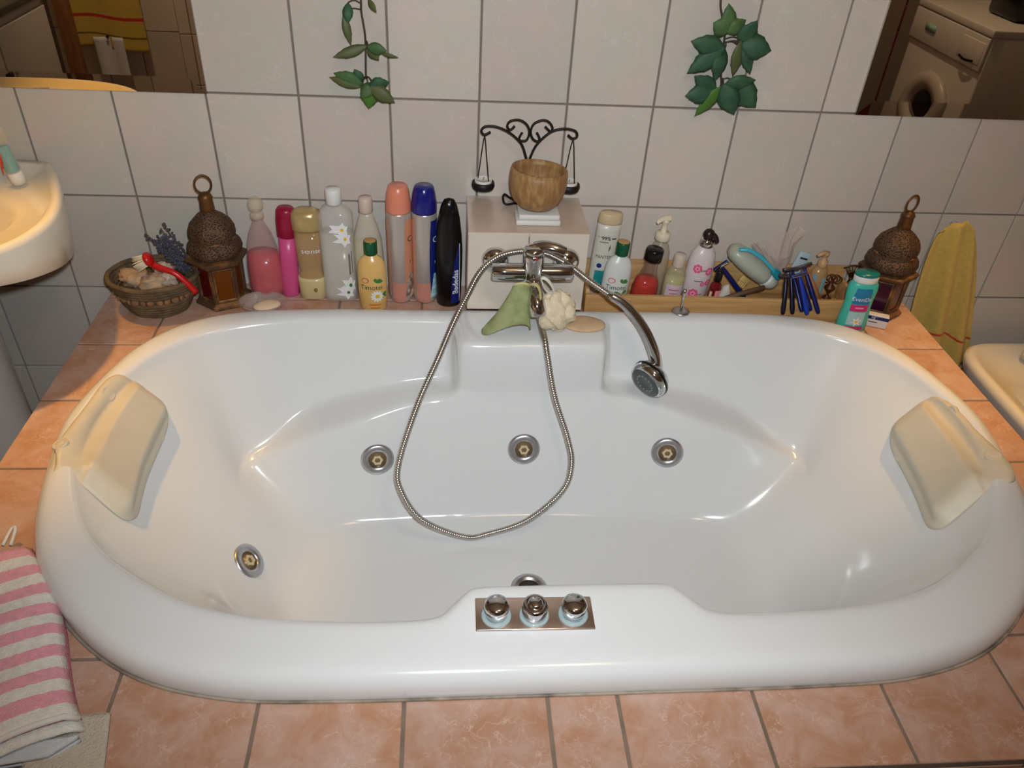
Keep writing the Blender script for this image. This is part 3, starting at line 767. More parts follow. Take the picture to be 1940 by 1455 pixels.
for k in range(3):
    part('stripe', tube([(-.004 + .004 * k - .012, -.0135, .03 + .01 * k), (-.012 + .004 * k, -.0125, .055 + .008 * k)], .0012, 6), mat('stripe_red', (200, 70, 50), .4), tp)

# ------------------------------------------------------------------ bidet (right)
bd = thing('bidet', 'white ceramic bidet beside the surround at the right', 'bidet', (1.39, -.31, ZF))
bz = -.125 - ZF
def rr_(z, a, b, r=.07, cy=0.0, pw=4.5):
    out = []
    for k in range(40):
        s, c = section(2 * PI * k / 40, pw); out.append(Vector((a * s, cy - b * c, z)))
    return out
lp = [rr_(0, .12, .19), rr_(.10, .125, .20), rr_(bz - .16, .14, .215), rr_(bz - .05, .172, .245), rr_(bz - .022, .182, .252), rr_(bz - .006, .180, .250), rr_(bz, .170, .241), rr_(bz - .002, .155, .225), rr_(bz - .012, .146, .213),
      rr_(bz - .016, .125, .155, cy=-.04, pw=2.6), rr_(bz - .04, .115, .14, cy=-.04, pw=2.4), rr_(bz - .11, .08, .09, cy=-.04, pw=2.2), rr_(bz - .13, .02, .02, cy=-.04, pw=2)]
V, F = [], []
for l in lp: V += l
for j in range(len(lp) - 1):
    for i in range(40):
        k = (i + 1) % 40; F.append((j * 40 + i, j * 40 + k, (j + 1) * 40 + k, (j + 1) * 40 + i))
F.append(tuple(range(40))); F.append(tuple((len(lp) - 1) * 40 + i for i in range(40)))
part('bowl', (V, F), CERAM, bd)
part('tap', merge(lathe([(.022, bz - .002), (.02, bz + .03), (.014, bz + .05), (0, bz + .055)], 20), tube([(0, -.0, bz + .03), (0, -.05, bz + .045), (0, -.075, bz + .03)], .009, 12)), CHROME, bd, (0, .17, 0))
part('supply_hose', tube(cat([(-.15, .25, bz - .05), (-.19, .262, bz - .08), (-.185, .258, bz - .16), (-.13, .22, bz - .3)], 6), .006, 8), mat('rubber', (30, 28, 28), .5), bd)

# ------------------------------------------------------------------ towels
YB = (204, 176, 92)
YT = stripe_mat('yellow_terry', 'Y', [(.205, .222, (196, 60, 44))], YB)
yt = thing('hanging_towel', 'yellow towel with a red stripe hanging on the wall beside the surround', 'towel', (1.145, -.002, .235))
NU, NV = 46, 30
def yfn(a, b):
    t = 1 - b                                   # b = 1 top
    half = .030 + .082 * t ** .40
    x = (a - .5) * 2 * half + .090 * t - .044
    fold = .016 * math.cos(a * PI * 5.2 + .4) * (.35 + .65 * t)
    y = -.035 - .022 * math.sin(PI * a) - fold - .015 * t
    z = -.43 * t - .03 * (2 * a - 1) ** 2 * (1 - t) + .02 * math.sin(a * 5) * t
    return Vector((x, min(y, -.012), z))
o = part('terry_cloth', grid(yfn, NU, NV), YT, yt); grid_uv(o, NU, NV); solid(o, .005)
part('hook', tube(cat([(-.04, 0, -.03), (-.04, -.012, -.033), (-.04, -.018, -.028), (-.04, -.02, -.02)], 4), .004, 8), CHROME, yt)

PK = (238, 168, 182); WT = (236, 232, 224)
bands = [(0.01 + k * .124, 0.01 + k * .124 + .064, PK) for k in range(8)]
PT = stripe_mat('pink_stripe_terry', 'Y', bands, WT)
ptl = thing('striped_towel', 'pink and white striped towel lying on the surround corner', 'towel', (-.776, -1.045, .004))
A = Vector((-.868, -.896, 0)); d1 = Vector((.54, -.84, 0)); d2 = Vector((-.90, -.43, 0))
NU, NV = 30, 34
def towel_sheet(off, LL, WW, z0, amp=.004):
    def fn(a, b):
        s = LL * b + off; q = WW * a
        p = A + d1 * s + d2 * q + Vector((.012 * math.sin(b * 5) * (1 - a), 0, 0))
        z = z0 + amp * noise.noise(Vector((a * 4, b * 5, z0 * 90))) + .012 * math.sin(PI * min(1, a * 2.2)) * (.4 + .6 * b)
        if p.x < -DX - .002:                      # drapes over the left side of the surround
            ex = (-DX - .002) - p.x; z -= ex * 1.1; p.x = -DX - .002 - .25 * ex
        edge = min(a / .05, 1); z -= .012 * (1 - edge) ** 2
        return Vector((p.x, p.y, max(z, .004) if p.x > -DX - .001 else z)) - Vector((-.776, -1.045, .004))
    return fn
o = part('top_layer', grid(towel_sheet(0, .352, .30, .028), NU, NV), PT, ptl); grid_uv(o, NU, NV); solid(o, .006)
PT2 = stripe_mat('pink_terry_under', 'Y', [(.0, .96, (206, 118, 136))], WT)
o = part('under_layer', grid(towel_sheet(.012, .355, .30, .014, .002), NU, NV), PT2, ptl); grid_uv(o, NU, NV); solid(o, .006)
part('hem', tube([Vector(towel_sheet(0, .352, .30, .028)(k / 20, 1.0)) for k in range(21)], .0045, 8), mat('hem_white', (226, 220, 212), .9), ptl)
part('hanging_loop', tube(cat([(-.125, .155, .018), (-.128, .185, .024), (-.136, .186, .022), (-.137, .155, .018)], 5), .003, 6), mat('hem_white', (226, 220, 212), .9), ptl)
# white towel under it and cream mat at the corner
wtl = thing('folded_towel', 'white folded towel peeking out under the pink striped towel', 'towel', (-.80, -1.245, .002))
WTM = mat('white_terry', (214, 218, 224), .9, bump=.5, bscale=500)
for k in range(2):
    o = part('fold', grid(lambda a, b, k=k: Vector((-.12 + .21 * a + .03 * b, -.03 + .045 * b + .02 * a * (1 - b) + .012 * a, .006 + .009 * k + .003 * math.sin(a * 6))), 20, 8), WTM, wtl); solid(o, .007)
cm = part('bath_mat', grid(lambda a, b: Vector((-.055 + .10 * a + .022 * (1 - b), -.075 + .11 * b, .004 + .003 * math.sin(a * 4 + b * 3))), 14, 16), mat('cream_terry', (206, 196, 178), .9, bump=.8, bscale=350), None, (-.700, -1.215, .001))
solid(cm, .005); tag(cm, 'small cream cloth lying on the surround at the bottom left corner', 'cloth')

oc = part('olive_cloth', grid(lambda a, b: Vector((-.10 + .16 * a, -.015 + .035 * b - .01 * a, .004 + .006 * math.sin(a * 9 + b * 2) ** 2)), 20, 8), mat('olive_cotton', (92, 82, 36), .9, bump=.5, bscale=300), None, (-.755, -1.268, .0015))
solid(oc, .004); tag(oc, 'crumpled olive cloth at the bottom left corner below the white towel', 'cloth')

# ------------------------------------------------------------------ ivy
GREEN = [mat('leaf_dark', (42, 76, 56), .6, col2=(56, 92, 64), nscale=40), mat('leaf_mid', (66, 94, 56), .6, col2=(78, 108, 58), nscale=40), mat('leaf_olive', (88, 92, 52), .55, col2=(76, 88, 50), nscale=40), mat('leaf_bright', (72, 112, 42), .5)]
STEM = mat('vine_stem', (70, 58, 44), .7)
def vine(label, stem, leaves, cols, y=-.02):
    x0, z0 = stem[0]
    root = thing('ivy_vine', label, 'ivy vine', (x0, -.001, z0 + .18))
    o3 = Vector((x0, -.001, z0 + .18))
    P = [Vector((x0, -.006, z0 + .18)), Vector((x0 - .002, -.008, z0 + .08))] + [Vector((x, y + .004 * (k % 2), z)) for k, (x, z) in enumerate(stem)]
    part('stem', tube([p - o3 for p in cat(P, 6)], .0022, 7), STEM, root)
    sc = [Vector(p) for p in cat(P, 6)]
    for k, (xa, za, xb, zb_, wd) in enumerate(leaves):
        rg = random.Random(k * 13 + len(leaves)); a = Vector((xa, y - .008 - .010 * rg.random(), za)); b = Vector((xb, y - .010 - .014 * rg.random(), zb_))
        a = a - (b - a) * .18; wd *= 1.22
        ax = (b - a); Ln = ax.length; ax.normalize(); side = ax.cross(Vector((0, -1, 0))).normalized(); up = Vector((0, -1, 0))
        prof = [(0, .04), (.10, .40), (.25, .80), (.42, 1.0), (.56, .92), (.66, .86), (.74, .62), (.84, .46), (.93, .18), (1.0, .01)]
        V, F = [], []
        tw = rg.uniform(-.25, .25)
        for t, wv in prof:
            c = a + ax * (Ln * t) + up * (.005 * math.sin(PI * t) - .003 * t * t)
            hw = wd * .5 * wv
            for s, dn in ((-1, .20), (-.5, .06), (0, 0), (.5, .06), (1, .20)):
                V.append(c + side * (hw * s) + up * (-hw * dn * 1.3 + hw * s * tw) - o3)
        for j in range(len(prof) - 1):
            for i in range(4): F.append((j * 5 + i, j * 5 + i + 1, (j + 1) * 5 + i + 1, (j + 1) * 5 + i))
        lf = part('leaf', (V, F), GREEN[cols[k % len(cols)]], root); solid(lf, .0007)
        nearest = min(sc, key=lambda q: (q - a).length)
        if (nearest - a).length > .006:
            part('petiole', tube([p - o3 for p in cat([nearest, (nearest + a) / 2 + Vector((0, -.002, .006)), a], 4)], .0013, 5), STEM, root)
RV = [(0.402, 0.655, 0.391, 0.706, 0.029), (0.402, 0.654, 0.367, 0.667, 0.039), (0.406, 0.652, 0.438, 0.674, 0.029), (0.438, 0.63, 0.458, 0.677, 0.037), (0.446, 0.625, 0.504, 0.617, 0.044), (0.392, 0.616, 0.325, 0.629, 0.037), (0.393, 0.611, 0.33, 0.56, 0.037), (0.4, 0.608, 0.395, 0.547, 0.031), (0.435, 0.623, 0.435, 0.557, 0.025), (0.446, 0.618, 0.472, 0.564, 0.023), (0.396, 0.527, 0.346, 0.558, 0.033), (0.393, 0.523, 0.333, 0.514, 0.039), (0.408, 0.526, 0.365, 0.467, 0.029), (0.421, 0.533, 0.454, 0.476, 0.042), (0.445, 0.54, 0.501, 0.493, 0.05), (0.425, 0.537, 0.486, 0.554, 0.035)]
LV = [(-0.4, 0.669, -0.402, 0.637, 0.018), (-0.408, 0.646, -0.398, 0.594, 0.014), (-0.374, 0.59, -0.437, 0.57, 0.018), (-0.36, 0.591, -0.324, 0.587, 0.022), (-0.361, 0.588, -0.342, 0.565, 0.02), (-0.334, 0.579, -0.3, 0.572, 0.008), (-0.383, 0.523, -0.395, 0.546, 0.02), (-0.388, 0.518, -0.439, 0.536, 0.028), (-0.392, 0.512, -0.45, 0.526, 0.017), (-0.361, 0.512, -0.385, 0.487, 0.024), (-0.361, 0.51, -0.369, 0.462, 0.035), (-0.36, 0.512, -0.322, 0.52, 0.028), (-0.358, 0.507, -0.311, 0.479, 0.028), (-0.356, 0.68, -0.342, 0.66, 0.011)]
vine('sparse artificial ivy vine hanging on the tiles left of centre', [(-.374, .679), (-.375, .656), (-.37, .618), (-.37, .591), (-.372, .542), (-.373, .523)], LV, [0, 2, 2, 1, 2, 2, 0, 1, 2, 1, 3, 0, 2, 2])
vine('dense artificial ivy vine hanging on the tiles right of centre', [(.377, .709), (.388, .677), (.401, .64), (.405, .592), (.411, .557), (.417, .535), (.413, .52)], RV, [1, 1, 1, 0, 0, 0, 0, 0, 2, 0, 0, 0, 3, 0, 0, 0])

# ------------------------------------------------------------------ pedestal top: candle holder, soap slabs, coconut bowl
CY = -.036
ch = thing('candle_holder', 'black wrought iron candle holder with two hanging tealight cups', 'candle holder', (-.01, CY, PZT + .0002))
def wire(P, r=.0028, nm='scroll'): return part(nm, tube([Vector((x, CY, z - .011)) - Vector((-.01, CY, PZT)) for x, z in [(p.x, p.z) for p in cat([(x, 0, z) for x, z in P], 6)]], r, 8), BLACKW, ch)
wire([(-.01, .265), (-.01, .30), (-.01, .352)], .0035, 'post')
wire([(-.01, .352), (-.016, .376), (-.029, .406), (-.057, .43), (-.087, .442), (-.111, .442), (-.12, .432), (-.113, .423), (-.099, .43)], .003, 'arm')
wire([(-.009, .352), (-.004, .376), (.009, .405), (.037, .433), (.066, .442), (.093, .438), (.099, .425), (.089, .42), (.078, .428)], .003, 'arm')
wire([(-.045, .445), (-.055, .436), (-.062, .445), (-.055, .456), (-.036, .459), (-.019, .45), (-.011, .433), (-.016, .414), (-.03, .412), (-.033, .419), (-.027, .431)])
wire([(.024, .446), (.037, .435), (.041, .444), (.031, .457), (.016, .46), (-.002, .451), (-.008, .433), (-.002, .417), (.01, .411), (.013, .419), (.006, .432)])
part('foot', tube(cat([(0, 0, .008), (-.03, .01, .004), (-.05, .0, .02), (-.054, -.01, .012), (-.045, -.02, .0035), (0, -.0, .0035), (.04, -.015, .0035), (.05, .01, .004), (0, .026, .0035), (0, 0, .008)], 6), .0028, 8), BLACKW, ch)
for x, top in ((-.112, .410), (.091, .405)):
    dx = x + .01
    for s in (-1, 1):
        part('hanger', tube(cat([(dx, 0, top - PZT), (dx + .003 * s, -.004 * s, .14), (dx + .012 * s, -.010 * s, .055)], 4), .0013, 6), BLACKW, ch)
    cup = part('candle_cup', xf(lathe([(0, .032), (.018, .032), (.025, .035), (.0275, .042), (.0265, .050), (.023, .052), (.023, .047), (0, .046)], 28), (dx, 0, 0)), BLACKW, ch)
    part('tealight', xf(lathe([(0, .0465), (.0205, .0465), (.0205, .057), (.0195, .057), (.0190, .055), (0, .0545)], 24), (dx, 0, 0)), mat('wax', (226, 222, 214), .5), cup)
    part('wick', tube([(dx, 0, .0545), (dx + .001, 0, .062)], .0008, 5), BLACKP, cup)
SOAPW = mat('white_soap', (222, 220, 214), .45)
for k, (sx_, z, nm) in enumerate(((.102, 0, 'white rectangular soap slab lying on the tiled box'), (.094, .0125, 'second white soap slab stacked beneath the coconut bowl'))):
    sb = part('soap_slab', xf(boxm(sx_, .062, .012, .0035, 3), (0, 0, 0)), SOAPW, None, (.010 + .002 * k, -.132 + .004 * k, PZT + .0006 + z)); tag(sb, nm, 'soap', 'soap slabs under the bowl')
cb = thing('coconut_bowl', 'brown coconut shell bowl standing on white soap slabs', 'bowl', (.004, -.124, PZT + .0262), (math.radians(-3), math.radians(3), 0))
po = [(0, 0), (.02, .001), (.04, .008), (.054, .022), (.062, .042), (.0655, .062), (.0655, .080), (.063, .094), (.060, .0945), (.0605, .080), (.0605, .062), (.057, .043), (.049, .026), (.035, .013), (.015, .007), (0, .0065)]
part('shell', lathe(po, 40), mat('coconut', (146, 104, 62), .45, col2=(176, 140, 92), nscale=26, stretch=(3, 3, .8), bump=.25, bscale=120), cb)

# ------------------------------------------------------------------ sponges at the tap
gm = thing('green_bath_mitt', 'green cloth bath mitt hanging from the mixer tap', 'bath mitt', (-.02, -.285, .17))
def gfn(a, b):
    t = (a - .5) * 2.3 * PI * (.75 - .25 * b); r = .017 + .022 * b
    c = Vector((-.012, 0, -.005)).lerp(Vector((-.040, -.022, -.098)), b)
    x = r * math.sin(t) * (1 + .35 * b); y = -r * .55 * math.cos(t)
    z = -.018 * b * math.sin(a * 6.5 + .6) + (.012 * (1 - b) * math.cos(t))
    x -= .006 * b * b * (1 - a)
    return c + Vector((x, max(y, -.04), z))
NU, NV = 34, 18
o = part('cloth', grid(gfn, NU, NV), mat('green_cloth', (164, 170, 122), .85, col2=(142, 152, 98), nscale=40, bump=.35, bscale=500), gm); solid(o, .002)
part('trim', tube([gfn(k / 24, 0.0) for k in range(25)], .0028, 7), mat('pale_trim', (214, 204, 148), .8), gm)
part('hanging_strap', tube(cat([(-.005, -.01, -.005), (.008, -.03, .018), (.022, -.036, .012), (.028, -.04, -.015)], 5), .005, 8, flat=.3), mat('straw_strap', (206, 190, 128), .8), gm)
pf = thing('bath_pouf', 'cream ruffled bath pouf hanging under the mixer tap', 'bath pouf', (.048, -.292, .106))
def pouf(rx, ry, rz, n=56, m=36):
    V, F = [], []
    for j in range(m + 1):
        ph = PI * j / m
        for i in range(n):
            a = 2 * PI * i / n
            v = Vector((math.sin(ph) * math.cos(a), math.sin(ph) * math.sin(a), math.cos(ph)))
            k = 1 + .09 * math.sin(6 * a + 4 * math.sin(2 * ph) + 5 * noise.noise(v * 1.8)) * math.sin(ph) + .05 * math.sin(17 * a + 9 * noise.noise(v * 3)) * math.sin(ph) + .18 * noise.noise(v * 2.0 + Vector((4, 2, 7)))
            V.append(Vector((v.x * rx * k, v.y * ry * k, v.z * rz * k)))
    for j in range(m):
        for i in range(n):
            k = (i + 1) % n; F.append((j * n + i, j * n + k, (j + 1) * n + k, (j + 1) * n + i))
    return V, F
part('ruffles', pouf(.041, .032, .050), mat('cream_mesh', (226, 208, 176), .8, col2=(234, 218, 190), nscale=60, bump=.5, bscale=260), pf)
part('cord', tube(cat([(-.006, -.005, .045), (-.016, -.02, .075), (-.032, -.030, .098), (-.042, -.025, .095), (-.028, -.01, .06), (-.01, 0, .045)], 5), .0038, 8, flat=.5), mat('white_cord', (232, 228, 214), .8), pf)
pd = part('sponge_pad', lathe([(0, 0), (.046, 0), (.052, .003), (.052, .007), (.046, .010), (.02, .0115), (0, .0115)], 36, 1.0, .62), mat('pad_beige', (206, 172, 134), .85, col2=(214, 182, 146), nscale=30, bump=.3, bscale=300), None, (.120, -.268, RIMZ + .001), (0, 0, -.1))
tag(pd, 'flat oval beige sponge pad lying on the tub rim', 'sponge pad')

# ------------------------------------------------------------------ lanterns
IRON = mat('lantern_rust', (92, 68, 46), .6, metal=.35, col2=(168, 116, 68), nscale=26, lo=.48, hi=.7, bump=.4, bscale=120)
def pierced():
    m = mat('lantern_pierced', (92, 68, 50), .6, metal=.45)
    nt = m.node_tree; N = nt.nodes; L = nt.links; b = N['Principled BSDF']
    tc = N.new('ShaderNodeTexCoord'); v = N.new('ShaderNodeTexVoronoi'); v.inputs['Scale'].default_value = 260
    L.new(tc.outputs['Object'], v.inputs['Vector'])
    r = N.new('ShaderNodeValToRGB'); r.color_ramp.elements[0].position = .28; r.color_ramp.elements[1].position = .42
    r.color_ramp.elements[0].color = lin((12, 8, 7)); r.color_ramp.elements[1].color = lin((104, 78, 58))
    L.new(v.outputs['Distance'], r.inputs['Fac']); L.new(r.outputs['Color'], b.inputs['Base Color'])
    bp = N.new('ShaderNodeBump'); bp.inputs['Strength'].default_value = .6; bp.inputs['Distance'].default_value = .003
    L.new(v.outputs['Distance'], bp.inputs['Height']); L.new(bp.outputs['Normal'], b.inputs['Normal'])
    return m
PIERCE = pierced()
GLASSES = [mat('glass_amber', (110, 58, 14), .12, coat=.3), mat('glass_red', (84, 14, 16), .12, coat=.3), mat('glass_purple', (54, 14, 42), .12, coat=.3), mat('glass_wine', (64, 16, 22), .12, coat=.3)]
def lantern(label, loc, rz, panes, ringrot, tilt=0.0):
    root = thing('moroccan_lantern', label, 'lantern', loc, (0, tilt, rz))
    def hexr(r0, r1, z0, z1, z2=None): return lathe([(r0, z0), (r1, z1)] + ([] if z2 is None else [(r1 * .9, z2)]), 6)
    part('base', lathe([(.062, 0), (.066, .004), (.066, .010), (.058, .016), (.050, .018), (0, .018)], 6), IRON, root, smooth=False)
    for k in range(6):
        a = 2 * PI * k / 6; nx, ny = math.sin(a), -math.cos(a)
        part('corner_post', tube([(.052 * nx, .052 * ny, .014), (.054 * nx, .054 * ny, .108)], .0042, 6), IRON, root, smooth=False)
        a2 = a + PI / 6; mx, my = math.sin(a2), -math.cos(a2); tx, ty = math.cos(a2), math.sin(a2)
        hw = .0225; R = .0445
        Vv = [(R * mx + s * hw * tx, R * my + s * hw * ty, z) for s, z in ((-1, .02), (1, .02), (1, .104), (-1, .104))]
        Vv += [(x - .002 * mx, y - .002 * my, z) for x, y, z in Vv]
        part('glass_pane', (Vv, [(0, 1, 2, 3), (7, 6, 5, 4), (0, 4, 5, 1), (1, 5, 6, 2), (2, 6, 7, 3), (3, 7, 4, 0)]), GLASSES[panes[k % len(panes)]], root, smooth=False)
        fr_ = [tube([(R2 * mx + s0 * hw * tx, R2 * my + s0 * hw * ty, z0), (R2 * mx + s1 * hw * tx, R2 * my + s1 * hw * ty, z1)], .0028, 5)
               for R2 in (.0455,) for s0, z0, s1, z1 in ((-1, .021, 1, .021), (-1, .103, 1, .103), (-.92, .021, -.92, .103), (.92, .021, .92, .103))]
        part('pane_frame', merge(*fr_), IRON, root, smooth=False)
    part('roof_plate', lathe([(.048, .104), (.060, .107), (.071, .116), (.073, .122), (.066, .125), (.050, .127)], 6), IRON, root, smooth=False)
    def lobed(pf, amp):
        Vv, Ff = lathe(pf, 36)
        return [Vector((v[0] * (1 - amp + amp * abs(math.cos(3 * math.atan2(v[0], -v[1])))), v[1] * (1 - amp + amp * abs(math.cos(3 * math.atan2(v[0], -v[1])))), v[2])) for v in Vv], Ff
    part('lower_dome', lobed([(.050, .126), (.060, .132), (.064, .142), (.061, .156), (.053, .166), (.050, .168)], .10), PIERCE, root, sharp=40)
    part('dome_band', lathe([(.049, .165), (.052, .168), (.049, .171)], 12), IRON, root)
    part('upper_dome', lobed([(.051, .169), (.054, .178), (.053, .192), (.046, .208), (.032, .222), (.019, .231), (.014, .236)], .10), PIERCE, root, sharp=40)
    part('neck', lathe([(.014, .234), (.0165, .238), (.015, .262), (.0165, .268), (.012, .276), (.004, .279), (0, .280)], 16), mat('lantern_brass', (122, 84, 44), .45, metal=.6, col2=(86, 60, 36), nscale=30), root)
    part('ring', tube([(.018 * math.cos(t) * math.cos(ringrot), .018 * math.cos(t) * math.sin(ringrot), .297 + .021 * math.sin(t)) for t in [2 * PI * k / 24 for k in range(24)]], .0026, 8, closed=True), mat('lantern_brass', (122, 84, 44)), root)
lantern('pierced metal lantern with amber glass on the left beside the basket', (-.742, -.082, .0005), math.radians(-6), [0, 0, 3, 2, 2, 1], .5)
lantern('pierced metal lantern with purple and red glass on the right beside the towel', (.922, -.100, .0005), math.radians(2), [1, 3, 0, 2, 2, 2], .3, math.radians(-1))

# ------------------------------------------------------------------ basket with finds, brush, lavender
bk = thing('woven_basket', 'small round woven grass basket on the left back corner of the surround', 'basket', (-.885, -.118, .0005))
W1 = mat('grass_weave', (112, 92, 66), .8, col2=(86, 70, 50), nscale=30, stretch=(1, 1, 1), bump=.6, bscale=160); W2 = mat('grass_braid', (150, 116, 82), .8, col2=(112, 84, 58), nscale=40)
nb = 11
for k in range(nb):
    z = .006 + .0082 * k; t = k / (nb - 1); R = .066 + .034 * t ** .8
    if 5 <= k <= 6: continue
    P = [Vector((R * math.cos(a), R * .84 * math.sin(a), z + .0008 * math.sin(7 * a + k))) for a in [2 * PI * q / 40 for q in range(40)]]
    part('coil', tube(P, .0052 if k < nb - 1 else .0062, 7, closed=True), W1, bk)
lumps = []
for q in range(30):
    a = 2 * PI * q / 30; R = .066 + .034 * .55 ** .8
    lumps.append(xf(ell(.0042, .0095, .0095, 8, 6), (R * math.cos(a), R * .84 * math.sin(a), .006 + .0082 * 5.5), (0, 0, a + (.5 if q % 2 else -.5))))
part('braid_band', merge(*lumps), W2, bk)
part('base', lathe([(0, .0), (.066, .0), (.068, .004), (.066, .008), (0, .008)], 32, 1, .84), W1, bk)
part('lining', lathe([(.064, .008), (.084, .05), (.094, .085)], 40, 1, .84, caps=False), W1, bk)
DRIFT = mat('drift_stone', (176, 142, 108), .7, col2=(198, 170, 138), nscale=25, bump=.5, bscale=90)
SHELLW = mat('shell_white', (216, 196, 176), .4, col2=(196, 164, 144), nscale=40)
for k, (dx, dy, z, r3, ro, lb, mm) in enumerate(((-.035, -.012, .072, (.036, .024, .020), (.3, .2, .5), 'flat tan driftwood piece at the left in the basket', DRIFT), (.008, -.03, .070, (.034, .022, .022), (.1, -.3, -.2), 'rough brown stone in the middle of the basket', DRIFT),
                                               (.040, -.022, .074, (.022, .015, .020), (.5, .4, .3), 'pale pink sea shell in the basket near the red brush', SHELLW), (.022, .020, .078, (.026, .020, .018), (0, .5, 1.2), 'cream sea shell at the back of the basket', SHELLW))):
    o = part('beach_find', ell(*r3, 18, 12, .55, k + 3, 24), mm, None, (-.885 + dx, -.118 + dy, z + .012), ro); tag(o, lb, 'shell' if k > 1 else 'stone')
part('filling', xf(ell(.082, .068, .022, 24, 10, .3, 5, 60), (0, 0, .055)), mat('dry_moss', (92, 76, 56), .9, bump=.8, bscale=200), bk)
br = thing('dish_brush', 'red plastic brush with pale bristles leaning in the basket', 'brush', (-.85, -.150, .112))
RED = mat('red_plastic', (190, 24, 26), .3)
part('handle', tube(cat([(-.020, 0, .022), (.0, -.006, .014), (.030, -.010, .004), (.052, -.012, -.018), (.072, -.014, -.046)], 5), [.0085 - .0002 * k for k in range(11)] + [.0065 + .0001 * k for k in range(10)], 12, flat=.75), RED, br)
part('head', along(lathe([(.007, 0), (.016, .005), (.018, .012), (.014, .016), (0, .017)], 20), (-.014, 0, .036), (-.85, -.1, -.35)), RED, br)
bris = []
rg = random.Random(3)
for k in range(60):
    a = rg.uniform(0, 2 * PI); r = .013 * math.sqrt(rg.random()); bris.append(tube([(r * math.cos(a), r * math.sin(a), .015), (r * 1.35 * math.cos(a), r * 1.35 * math.sin(a), .042)], .0011, 5))
o = part('bristles', along(merge(*bris), (-.014, 0, .036), (-.85, -.1, -.35)), mat('bristle_cream', (232, 220, 190), .7), br); o['kind'] = 'stuff'
lv = thing('lavender_bunch', 'dried grey blue lavender bunch behind the red brush', 'dried flowers', (-.835, -.070, .055))
LAV = mat('lavender_grey', (72, 72, 88), .9, col2=(98, 98, 112), nscale=120)
rg = random.Random(5); fl = []; stm = []
for s in range(11):
    tip = Vector((-.028 + .012 * rg.uniform(-1, 1) - .004 * s * rg.random(), rg.uniform(-.015, .02), .070 + .066 * rg.random())); bs = Vector((.028 + .010 * rg.uniform(-1, 1), rg.uniform(-.02, .02), -.01))
    stm.append(tube([bs, bs.lerp(tip, .5) + Vector((.006, 0, 0)), tip], .0012, 5))
    for q in range(34):
        t = .30 + .70 * q / 34; c = bs.lerp(tip, t) + Vector((.006 * math.sin(PI * t), 0, 0))
        fl.append(xf(ell(.0030, .0030, .0042, 5, 4), c + Vector((rg.uniform(-1, 1), rg.uniform(-1, 1), rg.uniform(-1, 1))) * .0058, (rg.random() * 3, rg.random() * 3, 0)))
o = part('blossoms', merge(*fl), LAV, lv); o['kind'] = 'stuff'
part('stems', merge(*stm), mat('dry_stem', (96, 88, 70), .9), lv)

# ------------------------------------------------------------------ soap dish
sd = thing('glass_soap_dish', 'clear glass soap dish on the surround in front of the left lantern', 'soap dish', (-.640, -.128, .0005))
part('dish', lathe([(0, 0), (.032, 0), (.040, .004), (.052, .016), (.057, .024), (.055, .025), (.050, .018), (.038, .007), (.03, .0035), (0, .0035)], 40, 1, .8), mat('clear_glass', (222, 206, 196), .04, alpha=.28, coat=.6, spec=.8), sd)
so = part('soap_bar', xf(ell(.033, .020, .008, 24, 10), (0, 0, 0)), mat('peach_soap', (236, 208, 172), .45), None, (-.630, -.131, .0135), (.12, 0, .35)); tag(so, 'peach coloured oval soap bar lying in the glass dish', 'soap')

# ------------------------------------------------------------------ bottles on the left
def bottle(name, label, cat_, loc, prof, m, sx=1, sy=1, pw=2.0, rot=(0, 0, 0), n=32, group=None, body='body'):
    r = thing(name, label, cat_, loc, rot, group)
    part(body, lathe(prof, n, sx, sy, pw), m, r)
    return Bottle(r, prof, sx, sy, pw)
GL_ = 'bottles standing left of the tap'
def cap(B, prof, m, sx=None, sy=None, pw=None, nm='cap', n=28):
    return part(nm, lathe(prof, n, B.sx if sx is None else sx, B.sy if sy is None else sy, B.pw if pw is None else pw), m, B.root)
INKD = mat('ink_dark', (40, 44, 40), .6); INKW = mat('ink_white', (236, 236, 236), .5); INKR = mat('ink_red', (206, 60, 70), .5); INKG = mat('ink_green', (70, 130, 60), .5); INKO = mat('ink_orange', (220, 120, 40), .5); INKY = mat('ink_yellow', (236, 190, 40), .5)
INKN = mat('ink_navy', (24, 34, 110), .4)

# 1 pink glass bottle with ball stopper
pr = [(0, 0), (.036, 0), (.041, .004), (.0435, .03), (.0425, .08), (.037, .13), (.028, .165), (.018, .188), (.0135, .197), (.013, .210)]
B = bottle('bath_oil_bottle', 'clear glass bottle with pink liquid and ball stopper', 'bottle', (-.640, -.056, .0005), pr, mat('pink_glass', (206, 160, 156), .06, alpha=.24, coat=.5, spec=.8), 1, .78, group=GL_)
part('liquid', lathe([(0, .004), (.038, .004), (.0405, .03), (.0395, .08), (.0355, .118), (0, .118)], 32, 1, .78), mat('pink_liquid', (206, 66, 84), .2, coat=.2), B.root)
cap(B, [(.015, .206), (.0165, .210), (.0165, .216), (.014, .219), (.012, .224)], mat('stopper_clear', (228, 214, 188), .06, alpha=.36, coat=.5, spec=.8), 1, 1, nm='collar')
part('stopper', xf(ell(.0185, .0185, .020, 20, 14), (0, 0, .240)), mat('stopper_clear', (224, 208, 178)), B.root)
# 2 slim pink bottle
pr = [(0, 0), (.020, 0), (.022, .004), (.0225, .06), (.0215, .10), (.0205, .16)]
B = bottle('slim_bottle', 'slim pink bottle with tall crimson cap', 'bottle', (-.586, -.052, .0005), pr, mat('pink_pearl', (214, 84, 138), .3), 1.0, .85, rot=(0, math.radians(3), 0), group=GL_)
cap(B, [(.0205, .158), (.0235, .162), (.0245, .20), (.0225, .226), (.018, .233), (0, .236)], mat('crimson', (150, 18, 56), .3))
